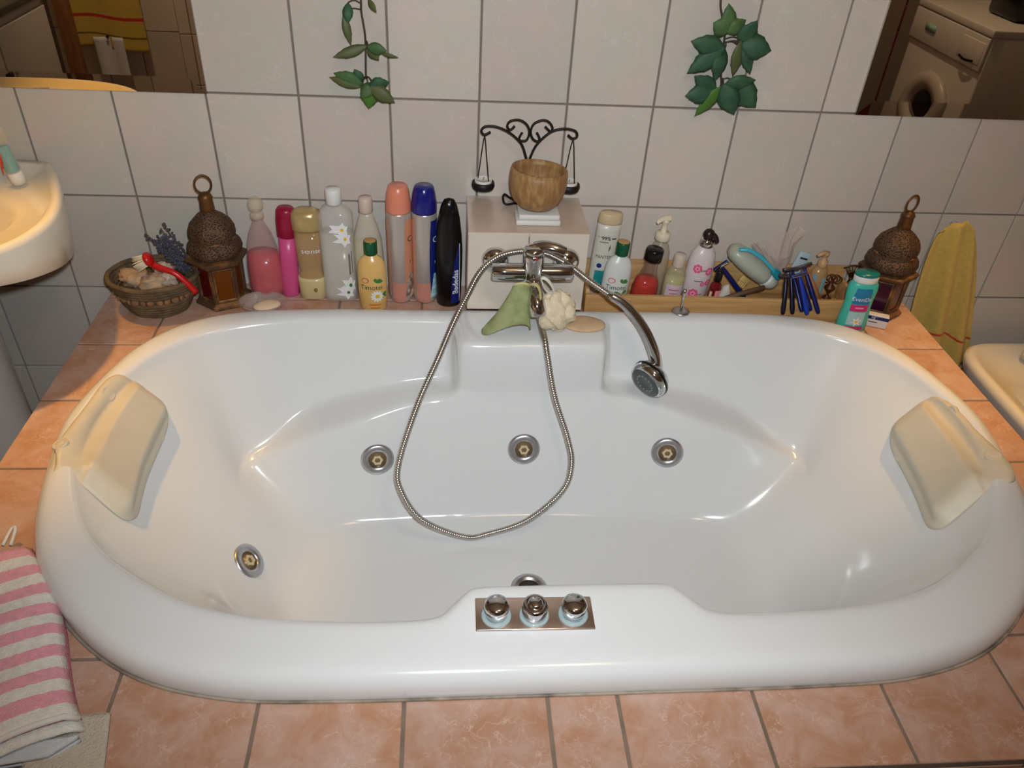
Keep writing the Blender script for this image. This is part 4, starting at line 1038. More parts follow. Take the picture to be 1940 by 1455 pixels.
# 3 golden clear bottle
pr = [(0, 0), (.026, 0), (.030, .004), (.0315, .05), (.0300, .058), (.026, .075), (.0285, .10), (.031, .14), (.030, .185)]
B = bottle('shower_gel_bottle', 'golden see-through gel bottle with cream base and sense lettering', 'bottle', (-.527, -.060, .0005), pr, mat('gold_clear', (204, 164, 112), .1, alpha=.5, coat=.4), 1.06, .78, 2.6, group=GL_)
part('base_sleeve', lathe([(0, .0003), (.0268, .0003), (.0315, .004), (.0328, .05), (.0316, .0595), (.0290, .0595)], 32, 1.06, .8, 2.6), mat('cream_gloss', (214, 196, 146), .25), B.root)
cap(B, [(.0310, .183), (.0335, .187), (.0335, .215), (.030, .228), (.020, .234), (0, .235)], mat('gold_cap', (190, 164, 112), .25, metal=.3))
B.text('sense', .019, .008, .135, INKW)
Bs = Bottle(B.root, [(.0268, 0), (.0315, .004), (.0328, .05)], 1.06, .8, 2.6); Bs.poly(disc(12, .004, 1.5), .006, .03, mat('ink_brown', (140, 112, 60), .5))
# 4 large clear bottle with lilies
pr = [(0, 0), (.036, 0), (.0405, .003)]
for k in range(11): z = .012 + k * .018; pr += [(.0415, z), (.0405, z + .009)]
pr += [(.0415, .214), (.040, .226), (.030, .240), (.018, .248), (.015, .252)]
CLR = mat('clear_plastic', (240, 236, 230), .08, alpha=.30, coat=.4)
B = bottle('lily_bath_bottle', 'tall clear ribbed bottle with white cap and lily pictures', 'bottle', (-.459, -.062, .0005), pr, CLR, 1.0, .72, 3.2, group=GL_)
part('liquid', lathe([(0, .004), (.037, .004), (.0385, .02), (.0385, .178), (0, .178)], 32, 1, .72, 3.2), mat('clear_liquid', (232, 222, 204), .2, alpha=.45), B.root)
cap(B, [(.0165, .250), (.0185, .252), (.0185, .282), (.0165, .287), (0, .288)], WHITEP, 1, 1, 2.0)
for u, v, r in ((.010, .196, .019), (.016, .172, .021), (.022, .048, .024), (.014, .028, .020)):
    B.poly(star(6, r, r * .62, .4), u, v, INKW, 'lily_print'); B.poly(disc(8, r * .22), u, v, INKY if v > .1 else INKG, 'lily_heart', .0016)
B.bar(.024, .105, .006, .055, mat('ink_grey', (120, 112, 104), .5))
B.bar(.033, .110, .002, .060, INKD)
# 5 pale green teardrop bottle
pr = [(0, 0), (.030, 0), (.034, .004), (.0375, .04), (.0375, .10), (.034, .15), (.026, .185), (.018, .208), (.015, .222)]
B = bottle('lotion_bottle', 'pale green half empty bottle with frosted cap', 'bottle', (-.389, -.040, .0005), pr, mat('frost_plastic', (228, 218, 200), .25, alpha=.55), 1.0, .66, group=GL_)
part('liquid', lathe([(0, .004), (.032, .004), (.0355, .04), (.0355, .10), (.0335, .142), (0, .142)], 30, 1, .66), mat('green_liquid', (206, 200, 140), .3), B.root)
cap(B, [(.0155, .220), (.0175, .223), (.0165, .252), (.015, .257), (0, .258)], mat('frost_cap', (212, 190, 176), .35), 1, 1)
# 6 yellow camomile shampoo
pr = [(0, 0), (.030, 0), (.0325, .003), (.0345, .05), (.0345, .10), (.032, .122), (.025, .136), (.0155, .143), (.013, .150)]
TPR = list(pr)
YEL = mat('camomile_yellow', (226, 182, 108), .25, col2=(232, 194, 124), nscale=6)
TGRN = mat('bottle_green', (12, 84, 52), .3); GOLDT = mat('cap_top_gold', (196, 150, 90), .4)
def timotei(nm, label, loc, m, yellow, rot=(0, 0, 0), group=None):
    B = bottle(nm, label, 'shampoo bottle', loc, TPR, m, 1.0, .62, rot=rot, group=group)
    cap(B, [(.0145, .147), (.0160, .149), (.0160, .178), (.0150, .1815)], TGRN, 1, 1); cap(B, [(.0148, .1812), (.0120, .1822), (0, .1822)], GOLDT, 1, 1, nm='cap_top')
    B.text('Timotei', .0175, -.001, .066, INKD)
    B.poly([(a * 1.0, b * .75) for a, b in disc(16, .0095)], -.016, .085, INKR, 'emblem'); B.poly([(a, b * .75) for a, b in disc(16, .0075)], -.016, .085, m, 'emblem_centre', .0014)
    B.text('RS', .007, -.016, .085, INKR)
    for rot_, l in ((2.2, .016), (1.2, .013), (.5, .013)): B.poly(leafp(l, .012, rot_), .016, .078, INKG, 'leaf_print')
    if yellow:
        B.poly(star(12, .0175, .012), .012, .042, INKW, 'daisy_print'); B.poly(disc(12, .0055), .012, .042, INKY, 'daisy_heart', .0016)
        for rot_ in (.3, -.4): B.poly(leafp(.016, .010, rot_), .025, .045, INKG, 'leaf_print', .0008)
        for q in range(2): B.bar(.006, .018 - .009 * q, .030 - .006 * q, .004, INKO)
    else:
        for rot_, l in ((2.9, .022), (3.9, .02), (5.2, .018), (.6, .016), (4.5, .026)): B.poly(leafp(l, .013, rot_), .016, .048, INKG if rot_ != 4.5 else INKY, 'leaf_print')
    return B
timotei('shampoo_bottle', 'yellow shampoo bottle with green cap and daisy print', (-.376, -.112, .0005), YEL, True, group=GL_)
# 7, 8 hair sprays
def spray(label, loc, capm, flat_top, wrapm, wrapm2, rz, sidetext):
    pr2 = [(0, 0), (.024, 0), (.0285, .008), (.030, .016), (.030, .235), (.0295, .241)]
    B = bottle('hair_spray_can', label, 'spray can', loc, pr2, mat('spray_silver', (200, 190, 184), .3, metal=.5, col2=(204, 194, 188), nscale=3), 1, 1, rot=(0, 0, rz), group=GL_)
    cap(B, [(.0297, .239), (.0300, .243), (.0295, .262), (.0265, .285), (.0225, .300), (.0205, .302), (0, .3025)], capm)
    B.patch(.016, .050, .02, .225, wrapm, shape=lambda b, l, r: (l - .004 * math.sin(PI * b), r))
    B.patch(.013, .048, .02, .085, wrapm2, off=.0012, shape=lambda b, l, r: (l + .010 * b, r))
    B.patch(-.046, -.025, .02, .225, mat('spray_peach', (206, 150, 126), .4), shape=lambda b, l, r: (l, r + .002 * math.sin(PI * b)))
    B.patch(-.020, .014, .003, .060, mat('spray_pink', (204, 140, 124), .35), off=.0004)
    B.text(sidetext[0], .022, .028, .175, sidetext[1]); B.text(sidetext[2], .011, .028, .115, sidetext[1])
    return B
spray('hair spray can with peach pink cap', (-.310, -.070, .0005), mat('peach_cap', (226, 138, 112), .3), True, mat('wrap_peach', (206, 140, 108), .4), mat('wrap_brown', (120, 92, 78), .4, col2=(226, 214, 200), nscale=60), 0, ('C', INKD, 'F'))
spray('hair spray can with dark blue cap', (-.250, -.070, .0005), mat('blue_cap', (28, 30, 120), .2, coat=.3), True, INKN, mat('wrap_aqua', (120, 190, 206), .4, col2=(220, 232, 236), nscale=40, stretch=(1, 1, 3)), 0, ('C', INKW, 'F'))
# 9 black bath foam bottle
pr = [(0, 0), (.026, 0), (.0295, .005), (.0315, .04), (.033, .10), (.0335, .15), (.031, .19), (.0255, .235), (.019, .265), (.012, .279), (0, .283)]
B = bottle('bath_foam_bottle', 'black bath foam bottle with blue side label next to the tap box', 'bottle', (-.192, -.092, .0005), pr, BLACKP, .98, .66, group=GL_)
B.patch(.006, .030, .012, .175, INKN, nu=8, nv=16, shape=lambda b, l, r: (l + .020 * b ** 2.5, l + .024 - .002 * b))
part('label_line', tube([B.w(.030 - .002 * k / 12, .014 + .16 * k / 12, .0012) for k in range(13)], .0007, 5), INKW, B.root)
B.text('Badedas', .0205, .0175, .072, INKW, vert=True, bold=True)

# ------------------------------------------------------------------ wooden tray on the right
try_ = thing('wooden_tray', 'long low wooden box holding toiletries right of the tap', 'tray', (.495, -.083, .0005), (0, 0, math.radians(-1.6)))
TL = .70
part('front_board', boxm(TL, .011, .060, .0012), WOODT, try_, (0, -.066, 0))
part('back_board', boxm(TL, .010, .090, .0012), WOODT, try_, (0, .062, 0))
part('bottom_board', boxm(TL - .022, .116, .006, .0008), WOODT, try_, (0, -.002, .001))
for s in (-1, 1): part('end_board', boxm(.010, .117, .060 if s > 0 else .070, .0012), WOODT, try_, (s * (TL / 2 - .0055), -.002, 0))
TZ = .0078
GR = 'toiletries in the wooden tray'
# white anti-dandruff style bottle
pr = [(0, 0), (.026, 0), (.029, .004), (.031, .06), (.031, .13), (.0295, .185), (.0285, .205)]
B = bottle('conditioner_bottle', 'tall white shampoo bottle with teal label behind the tap box', 'shampoo bottle', (.192, -.052, TZ), pr, mat('pearl_white', (212, 208, 196), .3), 1.02, .62, rot=(0, math.radians(2), 0), group=GR)
cap(B, [(.0290, .203), (.0300, .206), (.0285, .226), (.026, .230), (0, .231)], mat('cap_champagne', (206, 184, 148), .35))
B.text('PANTENE', .0125, -.002, .118, INKD, sxx=.92); B.text('99%', .0135, -.006, .168, INKD, bold=True); B.text('UP TO', .005, -.022, .170, INKD); B.bar(-.010, .158, .022, .0016, INKD); B.bar(.014, .168, .012, .003, INKD)
for q in range(3): part('swoosh', tube([B.w(.004 + .004 * k / 5, .134 + .004 * q + .010 * k / 5, .0012) for k in range(6)], .0006, 4), INKD, B.root)
B.poly(disc(18, .0095), -.013, .094, mat('ink_pale', (198, 210, 220), .4), 'badge'); B.poly(disc(14, .0065), -.013, .094, INKN, 'badge_centre', .0014)
B.patch(-.023, .016, .038, .080, mat('teal_print', (30, 138, 136), .35, col2=(110, 188, 182), nscale=20), shape=lambda b, l, r: (l, r))
B.patch(-.023, .016, .028, .038, mat('maroon_print', (120, 54, 60), .4))
timotei('shampoo_bottle', 'white shampoo bottle with green cap and leaf print', (.217, -.110, TZ), mat('timo_white', (214, 216, 212), .3), False, rot=(0, math.radians(3), 0), group=GR)
# red gel bottle with black cap
pr = [(0, 0), (.028, 0), (.032, .004), (.0345, .025), (.0345, .045), (.031, .065), (.0225, .085), (.0185, .10), (.019, .125)]
B = bottle('red_gel_bottle', 'round clear bottle of red gel with black cap', 'bottle', (.300, -.088, TZ), pr, mat('clear_red', (150, 100, 90), .06, alpha=.22, coat=.6, spec=.8), 1.0, .8, rot=(0, math.radians(5), 0), group=GR)
part('gel', lathe([(0, .004), (.029, .004), (.0325, .02), (.0325, .045), (.029, .064), (.024, .074), (0, .074)], 30, 1, .8), mat('red_gel', (206, 44, 28), .2, coat=.3), B.root)
cap(B, [(.0195, .122), (.0225, .124), (.0225, .150), (.0205, .1535), (0, .154)], BLACKP, 1, 1)
B.patch(-.034, .034, .006, .028, mat('black_label', (22, 24, 20), .4), nu=16)
for u, c in ((-.008, INKR), (.008, INKG), (.018, INKO)): B.poly(star(5, .008, .004, u * 50), u, .020, c)
# clear pump bottle
pr = [(0, 0), (.026, 0), (.029, .004), (.0295, .09), (.027, .125), (.019, .145), (.0135, .152), (.0135, .160)]
B = bottle('pump_bottle', 'clear pump bottle with ivory pump at the back of the tray', 'bottle', (.333, -.044, TZ), pr, mat('pump_clear', (206, 190, 168), .1, alpha=.4, coat=.4), 1, .8, rot=(0, math.radians(2), 0), group=GR)
IV = mat('ivory_pump', (224, 212, 186), .4)
cap(B, [(.0175, .156), (.0190, .158), (.0190, .172), (.016, .176), (.0075, .178), (.0068, .200), (.0085, .202), (.0085, .210), (0, .211)], IV, 1, 1, nm='pump_collar')
part('pump_head', tube(cat([(.012, 0, .214), (0, 0, .214), (-.016, -.006, .210), (-.024, -.010, .203)], 4), [.0075, .0078, .008, .008, .008, .0075, .007, .0065, .006, .0055, .005, .0045, .004], 10, flat=.7), IV, B.root)
part('dip_tube', tube([(0, 0, .01), (0, 0, .155)], .003, 8), WHITEP, B.root)
# small yellowish bottle
pr = [(0, 0), (.024, 0), (.027, .003), (.0275, .06), (.0265, .085), (.021, .103), (.0135, .112)]
B = bottle('oil_bottle', 'small clear bottle of pale oil with pink label in the tray', 'bottle', (.371, -.092, TZ), pr, mat('oil_clear', (210, 200, 160), .08, alpha=.42, coat=.5), 1, .74, rot=(0, math.radians(3), 0), group=GR)
part('oil', lathe([(0, .004), (.0245, .004), (.0255, .06), (.0245, .080), (0, .080)], 28, 1, .74), mat('pale_oil', (196, 190, 130), .2), B.root)
cap(B, [(.0145, .108), (.0155, .111), (.0150, .138), (.013, .142), (0, .1425)], mat('cap_clear', (222, 206, 190), .2, alpha=.75), 1, 1)
B.patch(-.024, .022, .008, .064, mat('pinkish_label', (214, 190, 196), .4, col2=(170, 176, 210), nscale=18))
B.bar(-.002, .050, .026, .003, mat('ink_rose', (176, 90, 130), .5)); B.bar(-.002, .040, .020, .0022, mat('ink_rose', (176, 90, 130), .5))
# rose lotion with black pump
pr = [(0, 0), (.030, 0), (.0335, .004), (.035, .06), (.0345, .11), (.030, .135), (.020, .150), (.0145, .155)]
B = bottle('rose_lotion_bottle', 'white rose patterned lotion bottle with black pump', 'bottle', (.437, -.068, TZ), pr, mat('pearl_pinkwhite', (216, 202, 204), .3), 1, .74, rot=(0, math.radians(3), 0), group=GR)
cap(B, [(.0155, .152), (.0170, .154), (.0170, .170), (.012, .174)], CHROME, 1, 1, nm='collar')
part('pump_head', merge(xf(ell(.015, .014, .015, 16, 10), (0, 0, .184)), tube(cat([(.006, 0, .186), (.016, -.006, .180), (.022, -.01, .168)], 3), [.008, .0078, .0075, .007, .0065, .006, .0055], 8)), mat('pump_brownblack', (38, 24, 26), .3), B.root)
ROSE = mat('rose_pink', (224, 88, 136), .5); ROSE2 = mat('rose_light', (238, 170, 192), .5)
for u, v, r in ((-.014, .100, .013), (.018, .094, .012), (-.010, .030, .014), (.024, .062, .010), (.008, .058, .007)):
    B.poly(star(7, r, r * .82, u * 9), u, v, ROSE, 'rose_print'); B.poly(star(5, r * .6, r * .4, v * 9), u, v, ROSE2, 'rose_heart', .0014); B.poly(disc(8, r * .25), u, v, ROSE, 'rose_core', .0018)
    B.poly(leafp(r * 1.3, r * .6, .8 + u * 40), u + r * .5, v - r * .6, mat('ink_sage', (140, 150, 120), .5), 'leaf_print', .0006)
B.bar(-.004, .066, .022, .003, mat('ink_grey', (120, 112, 104), .5))
# small red perfume bottle
pr = [(0, 0), (.014, 0), (.0155, .002), (.0155, .05), (.013, .062), (.008, .068), (.0075, .074)]
B = bottle('red_vial', 'small red bottle with black cap and pink label in the tray', 'bottle', (.480, -.098, TZ), pr, mat('red_vial', (120, 18, 26), .08, alpha=.85, coat=.5), 1, .9, rot=(0, math.radians(3), 0), group=GR)
cap(B, [(.0085, .070), (.0095, .072), (.0090, .098), (.0075, .101), (0, .1015)], BLACKP, 1, 1)
B.patch(-.003, .016, .018, .050, mat('label_pink', (230, 150, 160), .4)); B.patch(-.017, -.010, .01, .045, mat('label_beige', (222, 196, 170), .4))
# pumice, stick, comb
o = part('pumice_stone', ell(.013, .011, .030, 18, 12, .15, 2, 20), mat('pumice', (204, 200, 190), .8), None, (.506, -.108, TZ + .036), (0, .1, 0)); tag(o, 'white oval pumice stone standing beside the red bottle', 'pumice', GR)
o = part('wooden_stick', tube([(-.062, -.008, -.014), (.0, 0, .003), (.055, .004, .019)], [.006, .0068, .0062], 10), mat('stick_brown', (104, 78, 58), .6, col2=(84, 62, 46), nscale=20), None, (.548, -.118, .052), (0, 0, 0)); tag(o, 'brown wooden stick lying slanted across the tray', 'stick', GR)
cmb = thing('beige_clip', 'beige hair clip with teeth in the tray', 'hair clip', (.560, -.075, .062), (0, .6, .2), GR)
part('spine', boxm(.030, .008, .016, .002), mat('clip_beige', (206, 176, 110), .5), cmb)
for k in range(4): part('tooth', boxm(.003, .006, .014, .0008), mat('clip_beige', (206, 176, 110)), cmb, (-.010 + .007 * k, 0, -.013))
# disposable razors
NAVY = [mat('razor_navy', (18, 26, 92), .3), mat('razor_blue', (30, 62, 168), .3), mat('razor_dark', (18, 20, 46), .3)]
def razor(label, a, b, m, head=True, grp=GR):
    a, b = Vector(a), Vector(b); c = (a + b) / 2; r = thing('disposable_razor', label, 'razor', c, (0, 0, 0), grp)
    ax = (b - a).normalized()
    P = [a - c, (a - c).lerp(b - c, .15), (a - c).lerp(b - c, .5) + Vector((0, -.002, 0)), (a - c).lerp(b - c, .85), b - c]
    part('handle', tube(cat(P, 4), [.0046] * 4 + [.0060 + .0002 * k for k in range(9)] + [.0072, .0066, .0058, .004], 10, flat=.8), m, r)
    sd_ = ax.cross(Vector((0, -1, 0))).normalized()
    V, F = boxm(.040, .010, .009, .002); R = Matrix((sd_, ax.cross(sd_), ax)).transposed()
    part('head', ([R @ Vector(v) + (a - c) - ax * .006 for v in V], F), m, r)
    V, F = boxm(.036, .002, .006, .0005); part('blade', ([R @ (Vector(v) + Vector((0, .0055 if R.col[1].y < 0 else -.0055, .001))) + (a - c) - ax * .006 for v in V], F), CHROME, r)
razor('dark blue disposable razor leaning in the tray beside the pumice', (.494, -.075, .108), (.572, -.085, .022), NAVY[0])
rz_ = [((.640, -.138, .116), (.640, -.176, .030), 2, 'black handled razor leftmost in the razor bunch over the tray edge'), ((.652, -.126, .128), (.664, -.178, .032), 2, 'second razor from the left in the bunch over the tray edge'),
       ((.662, -.113, .121), (.686, -.180, .040), 0, 'third razor from the left in the bunch over the tray edge'), ((.666, -.150, .126), (.698, -.186, .036), 1, 'bright blue razor in front of the razor bunch'),
       ((.678, -.127, .113), (.708, -.178, .042), 0, 'navy razor just right of the bright blue one'), ((.690, -.113, .131), (.732, -.176, .033), 0, 'rightmost navy razor in the bunch over the tray edge')]
for a, b, c, lb in rz_: razor(lb, a, b, NAVY[c], True, 'bunch of disposable razors')
# mint squeeze bottle lying down
mb = thing('mint_bottle', 'pale green squeeze bottle lying slanted in the tray', 'bottle', (.585, -.062, .100), (0, 0, 0), GR)
ax = Vector((.80, -.14, -.56)).normalized()
part('body', along(lathe([(0, -.085), (.016, -.083), (.028, -.070), (.033, -.04), (.034, .0), (.032, .03), (.027, .045)], 30, 1, .8), (0, 0, 0), ax), mat('mint_plastic', (188, 192, 176), .3, alpha=.85), mb)
part('cap', along(lathe([(.027, .045), (.029, .046), (.029, .056), (.026, .066), (.016, .076), (0, .079)], 30, 1, .8), (0, 0, 0), ax), mat('mint_cap', (196, 200, 184), .3), mb)
part('cap_ring', along(lathe([(.0295, .042), (.0305, .043), (.0305, .050), (.0295, .051)], 30, 1, .8), (0, 0, 0), ax), WHITEP, mb)
bt = thing('cyan_toothbrush', 'cyan plastic handle lying on the pale green bottle', 'toothbrush', (.600, -.085, .128), (0, 0, 0), GR)
part('handle', tube(cat([(-.075, 0, .032), (-.050, -.006, .034), (-.01, -.010, .012), (.022, -.012, -.016)], 5), [.0045 + .0002 * k for k in range(16)], 10, flat=.6), mat('cyan_plastic', (70, 176, 196), .3), bt)
part('grip', tube(cat([(.020, -.012, -.014), (.032, -.014, -.026), (.040, -.015, -.038)], 4), [.009, .0105, .0115, .012, .012, .0115, .011, .010, .009], 12, flat=.7), mat('teal_grip', (26, 140, 156), .3), bt)
# cellophane bag
bag = thing('cellophane_bag', 'crumpled clear cellophane bag standing behind the razors', 'bag', (.648, -.092, .092), (0, 0, 0), GR)
def bfn(a, b):
    t = 2 * PI * a; r = .006 + .060 * b ** 1.1 * (1 + .35 * noise.noise(Vector((math.cos(t) * 2, math.sin(t) * 2, b * 2))))
    cr = 1 + .22 * math.sin(7 * t + 3 * b) * b
    return Vector((r * cr * math.cos(t) * .85 - .035 * b, r * cr * math.sin(t) * .42, .092 * b + .022 * math.sin(2 * t + 1) * b * b + .02 * math.cos(t - .4) * b))
part('film', grid(bfn, 42, 14), mat('cellophane', (226, 206, 196), .08, alpha=.42, coat=.8, spec=1.0), bag)
part('tie', xf(ell(.007, .007, .008, 10, 8), (0, 0, 0)), mat('pink_tie', (214, 140, 150), .2, alpha=.8), bag)
# pale blue sachet
sc = part('sachet', xf(boxm(.034, .008, .075, .002), (0, 0, 0)), mat('sachet_blue', (178, 200, 208), .4), None, (.688, -.070, .075), (0, math.radians(16), .1)); tag(sc, 'pale blue printed sachet standing behind the razors', 'sachet', GR)
part('print', boxm(.022, .0006, .005), INKD, sc, (0, -.0042, .056), smooth=False)
# tan tube leaning
o = part('tan_tube', tube([(-.02, 0, .045), (.012, -.01, 0), (.034, -.018, -.035)], [.010, .0098, .009], 14), mat('tan_plastic', (176, 118, 76), .5), None, (.727, -.086, .062), (0, 0, 0)); tag(o, 'tan cosmetic tube leaning at the right end of the tray', 'cosmetic tube', GR)
# small pump bottle with blue label
pr = [(0, 0), (.020, 0), (.0225, .003), (.0225, .075), (.018, .090), (.010, .096)]
B = bottle('small_pump_bottle', 'small tan pump bottle with blue label at the right of the tray', 'bottle', (.762, -.058, TZ), pr, mat('tan_clear', (186, 148, 104), .2, alpha=.9), 1, .8, rot=(0, math.radians(2), 0), group=GR)
cap(B, [(.011, .094), (.0125, .096), (.0120, .112), (.006, .115), (.0055, .126), (.009, .128), (.009, .136), (0, .137)], mat('tan_pump', (196, 156, 116), .4), 1, 1, nm='pump_collar')
part('pump_head', tube([(.006, 0, .133), (-.010, -.004, .134), (-.026, -.010, .129)], [.006, .006, .0035], 8), mat('tan_pump', (196, 156, 116)), B.root)
B.patch(-.022, -.006, .02, .078, mat('sky_label', (110, 160, 206), .4), shape=lambda b, l, r: (l, r - .008 * b)); B.patch(.004, .020, .012, .07, mat('sky_label2', (130, 190, 206), .4), shape=lambda b, l, r: (l + .004 * (1 - b), r))
# brass ornaments
BR = mat('dark_brass', (92, 72, 40), .4, metal=.8)
def ornament(label, loc, sc_, fan, m):
    r = thing('brass_ornament', label, 'ornament', loc, (0, 0, -.2)); k = sc_
    part('body', lathe([(.014 * k, 0), (.012 * k, .003 * k), (.004 * k, .008 * k), (.0035 * k, .016 * k), (.010 * k, .024 * k), (.016 * k, .033 * k), (.015 * k, .037 * k), (.006 * k, .046 * k), (.003 * k, .056 * k), (.004 * k, .060 * k)], 20), m, r)
    tb = []
    if fan:
        for s in range(7):
            a = -.75 + 1.5 * s / 6; tb.append(tube([(0, 0, .058 * k), (.030 * k * math.sin(a) + .004, 0, .058 * k + .034 * k * math.cos(a))], .0016 * k, 6))
        for rr2 in (.018, .034): tb.append(tube([(rr2 * k * math.sin(a) + .002, 0, .058 * k + rr2 * k * math.cos(a)) for a in [-.8 + 1.6 * q / 12 for q in range(13)]], .002 * k, 6))
    else:
        for s in range(5): tb.append(tube([(.012 * k * math.cos(2 * PI * q / 12) - .01 + .006 * s, .002, .060 * k + .012 * k * math.sin(2 * PI * q / 12) + .004 * (s % 2)) for q in range(12)], .0018 * k, 6, closed=True))
    part('pierced_fan' if fan else 'filigree', merge(*tb), m, r)
ornament('small brass incense holder with pierced fan top right of the tray', (.858, -.052, .0005), 1.12, True, BR)
ornament('small brown filigree ornament beside the brass incense holder', (.808, -.055, TZ), .9, False, mat('dark_copper', (96, 60, 40), .45, metal=.6))
# chrome plug on the rim
pg = thing('sink_plug', 'chrome plug with upright stem standing on the back tub rim', 'plug', (.368, -.204, RIMZ + .0006), (0, 0, 0))
part('disc', lathe([(0, 0), (.020, 0), (.0215, .002), (.021, .0045), (.010, .006), (0, .006)], 28), CHROMED, pg)
part('stem', lathe([(.0035, .005), (.003, .03), (.0032, .046), (.0042, .048), (.0042, .064), (0, .065)], 14), CHROME, pg)

# ------------------------------------------------------------------ right front corner: turquoise bottle, card
pr = [(0, 0), (.034, 0), (.0365, .003), (.036, .03), (.033, .06), (.0335, .085), (.036, .11), (.034, .128), (.027, .136)]
B = bottle('turquoise_lotion', 'turquoise lotion bottle with teal lid standing on the right corner', 'lotion bottle', (.818, -.188, .0005), pr, mat('turquoise', (70, 190, 172), .3), 1.02, .56, rot=(0, math.radians(-1.5), math.radians(-8)))
cap(B, [(.0265, .134), (.0290, .136), (.0290, .150), (.028, .152)], WHITEP, 1.02, .72, nm='cap_ring'); cap(B, [(.0288, .1515), (.0290, .156), (.026, .159), (0, .160)], mat('teal_lid', (14, 124, 120), .25, coat=.4), 1.02, .72)
B.patch(-.022, .022, .078, .122, mat('ev_blue', (16, 124, 168), .35), nv=10, shape=lambda b, l, r: (l * (1 - .45 * max(0, b - .5) ** 1.5), r * (1 - .45 * max(0, b - .5) ** 1.5)))
B.text('EvenDa', .0155, 0, .092, INKW); B.patch(-.022, .022, .058, .077, mat('ev_pink', (206, 44, 110), .35), off=.001)
B.bar(0, .068, .020, .004, mat('ev_rose', (240, 150, 190), .4))
B.patch(-.022, .020, .020, .056, mat('ev_pale', (164, 206, 206), .4)); B.poly(star(6, .015, .006, .3), .002, .030, INKW, 'flower_print'); B.poly(disc(8, .004), .002, .030, INKY, 'flower_heart', .0016)
B.patch(-.024, .024, .006, .016, mat('ev_pink2', (190, 50, 120), .35))
cd_ = thing('small_carton', 'small white card box with navy band beside the turquoise bottle', 'carton', (.888, -.178, .0005), (0, 0, math.radians(-24)))
part('box', boxm(.052, .018, .034, .001), mat('carton_white', (214, 210, 206), .5), cd_); part('navy_band', boxm(.0525, .0005, .009), INKN, cd_, (0, -.0094, .022)); part('band_letters', text_vf('NJ', .009), INKW, cd_, (-.010, -.0100, .0265), (PI / 2, 0, 0), smooth=False)
part('small_print', boxm(.022, .0005, .002), INKD, cd_, (-.008, -.0093, .013), smooth=False)

# ------------------------------------------------------------------ the room seen only in the mirrors
wm = thing('washing_machine', 'white front loading washing machine reflected in the right mirror', 'washing machine', (2.23, -1.66, ZF + .0005), (0, 0, -PI / 2))
WMW = mat('enamel_white', (206, 200, 192), .3)
part('body', boxm(.60, .58, .90, .008), WMW, wm); part('worktop', boxm(.606, .60, .028, .004), WMW, wm, (0, 0, .9005))
part('control_panel', boxm(.596, .012, .125, .003), WMW, wm, (0, -.296, .770)); part('drawer', boxm(.17, .016, .085, .004), WMW, wm, (-.20, -.297, .79))
part('drawer_handle', tube(cat([(-.25, -.312, .80), (-.20, -.318, .795), (-.15, -.312, .80)], 5), .005, 8), BLACKP, wm)
part('display', boxm(.085, .005, .028), mat('display_green', (150, 190, 176), .2), wm, (.13, -.305, .825))
part('door_ring', along(lathe([(.11, 0), (.115, .02), (.155, .03), (.185, .018), (.19, 0)], 40), (0, -.29, .50), (0, -1, 0)), mat('door_grey', (186, 176, 164), .3), wm)
part('door_glass', along(lathe([(.112, .005), (.10, .012), (.05, .022), (0, .024)], 36), (0, -.29, .50), (0, -1, 0)), mat('door_dark_glass', (20, 26, 30), .06, coat=.5), wm)
for k in range(6): part('side_rib', boxm(.002, .010, .70, .0008), WMW, wm, (-.301, -.20 + .08 * k, .08))
o = thing('black_case', 'black appliance case standing on the washing machine', 'case', (2.22, -1.60, ZF + .9295)); part('body', boxm(.26, .22, .20, .02), BLACKP, o); part('handle', tube(cat([(-.05, 0, .198), (-.04, 0, .23), (.04, 0, .23), (.05, 0, .198)], 4), .007, 8), BLACKP, o)
pl = thing('wooden_pole', 'tan wooden pole beside the washing machine seen in the right mirror', 'pole', (1.79, -1.98, ZF + .0005)); part('shaft', tube([(0, 0, 0), (0, 0, .8), (0, 0, 1.5)], .017, 14), mat('pole_tan', (176, 136, 86), .5), pl); part('ferrule', lathe([(.019, .0), (.019, .04), (.0175, .042)], 16), BLACKP, pl)
pb = thing('red_board', 'narrow dark red tiled strip leaning behind the wooden pole', 'board', (1.87, -1.99, ZF + .0005))
for k in range(10): part('red_tile', boxm(.045, .014, .108, .001), mat('dark_red_tile', (104, 24, 22), .2), pb, (0, 0, .111 * k))

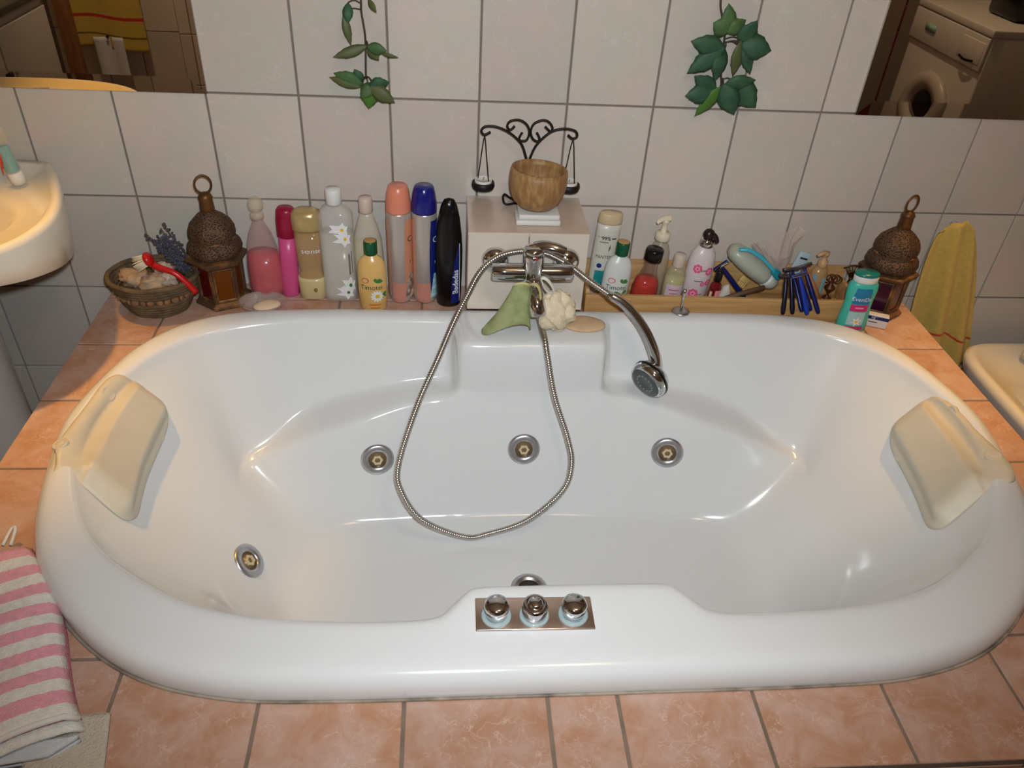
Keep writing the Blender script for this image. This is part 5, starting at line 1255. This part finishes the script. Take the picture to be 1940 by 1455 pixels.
cbn = thing('white_cabinet', 'white cabinet with dark knobs reflected in the left mirror', 'cabinet', (-1.955, -1.18, ZF + .0005), (0, 0, PI / 2))
CBW = mat('cabinet_white', (188, 184, 178), .4)
part('body', boxm(.84, .43, .86, .004), CBW, cbn); part('top', boxm(.87, .46, .025, .004), mat('cabinet_top', (60, 66, 58), .3), cbn, (0, -.005, .8605))
for s in (-1, 1):
    d = part('door', boxm(.405, .016, .80, .003), CBW, cbn, (s * .208, -.224, .03)); part('knob', along(lathe([(.005, 0), (.006, .008), (.013, .014), (.012, .022), (0, .025)], 16), (-s * .17, -.007, .60), (0, -1, 0)), mat('knob_dark', (44, 30, 24), .4), d)
ht = thing('towel_rail', 'chrome towel rail on the front wall seen in the left mirror', 'towel rail', (-1.86, YF + .0075, .43)); part('bar', tube([(-.24, .07, 0), (.26, .07, 0)], .009, 12), CHROME, ht)
for s in (-.22, .24): part('bracket', tube([(s, .001, 0), (s, .07, 0)], .008, 10), CHROME, ht)
yt2 = thing('bath_towel', 'large yellow towel with red stripe reflected in the left mirror', 'towel', (-1.86, YF + .0785, .44))
NU, NV = 26, 30
o = part('terry_cloth', grid(lambda a, b: Vector((-.20 + .40 * a, .016 + .008 * math.sin(a * 11), -.53 * (1 - b) + .012 * math.sin(a * 5) * (1 - b))), NU, NV), stripe_mat('yellow_terry_large', 'Y', [(.12, .135, (120, 96, 30)), (.27, .30, (196, 60, 44))], (206, 180, 86)), yt2); grid_uv(o, NU, NV); solid(o, .006)
wt2 = thing('hand_towel', 'white hand towel hanging below the yellow towel in the left mirror', 'towel', (-1.84, YF + .10, -.03)); o = part('terry_cloth', grid(lambda a, b: Vector((-.07 + .14 * a, .006 * math.sin(a * 9), -.30 * (1 - b))), 16, 16), WTM, wt2); solid(o, .006)
part('peg', tube([(0, -.02, 0), (0, .012, .004)], .006, 8), BLACKP, wt2)
wp = thing('wooden_post', 'brown wooden shelf post reflected in the left mirror beside the towel', 'post', (-1.98, -2.33, ZF + .0005)); part('post', boxm(.06, .06, .95, .004), mat('post_brown', (140, 96, 60), .5, col2=(116, 78, 48), nscale=8, stretch=(6, 6, 1)), wp); part('post_cap', boxm(.072, .072, .02, .004), BLACKP, wp, (0, 0, .9505))
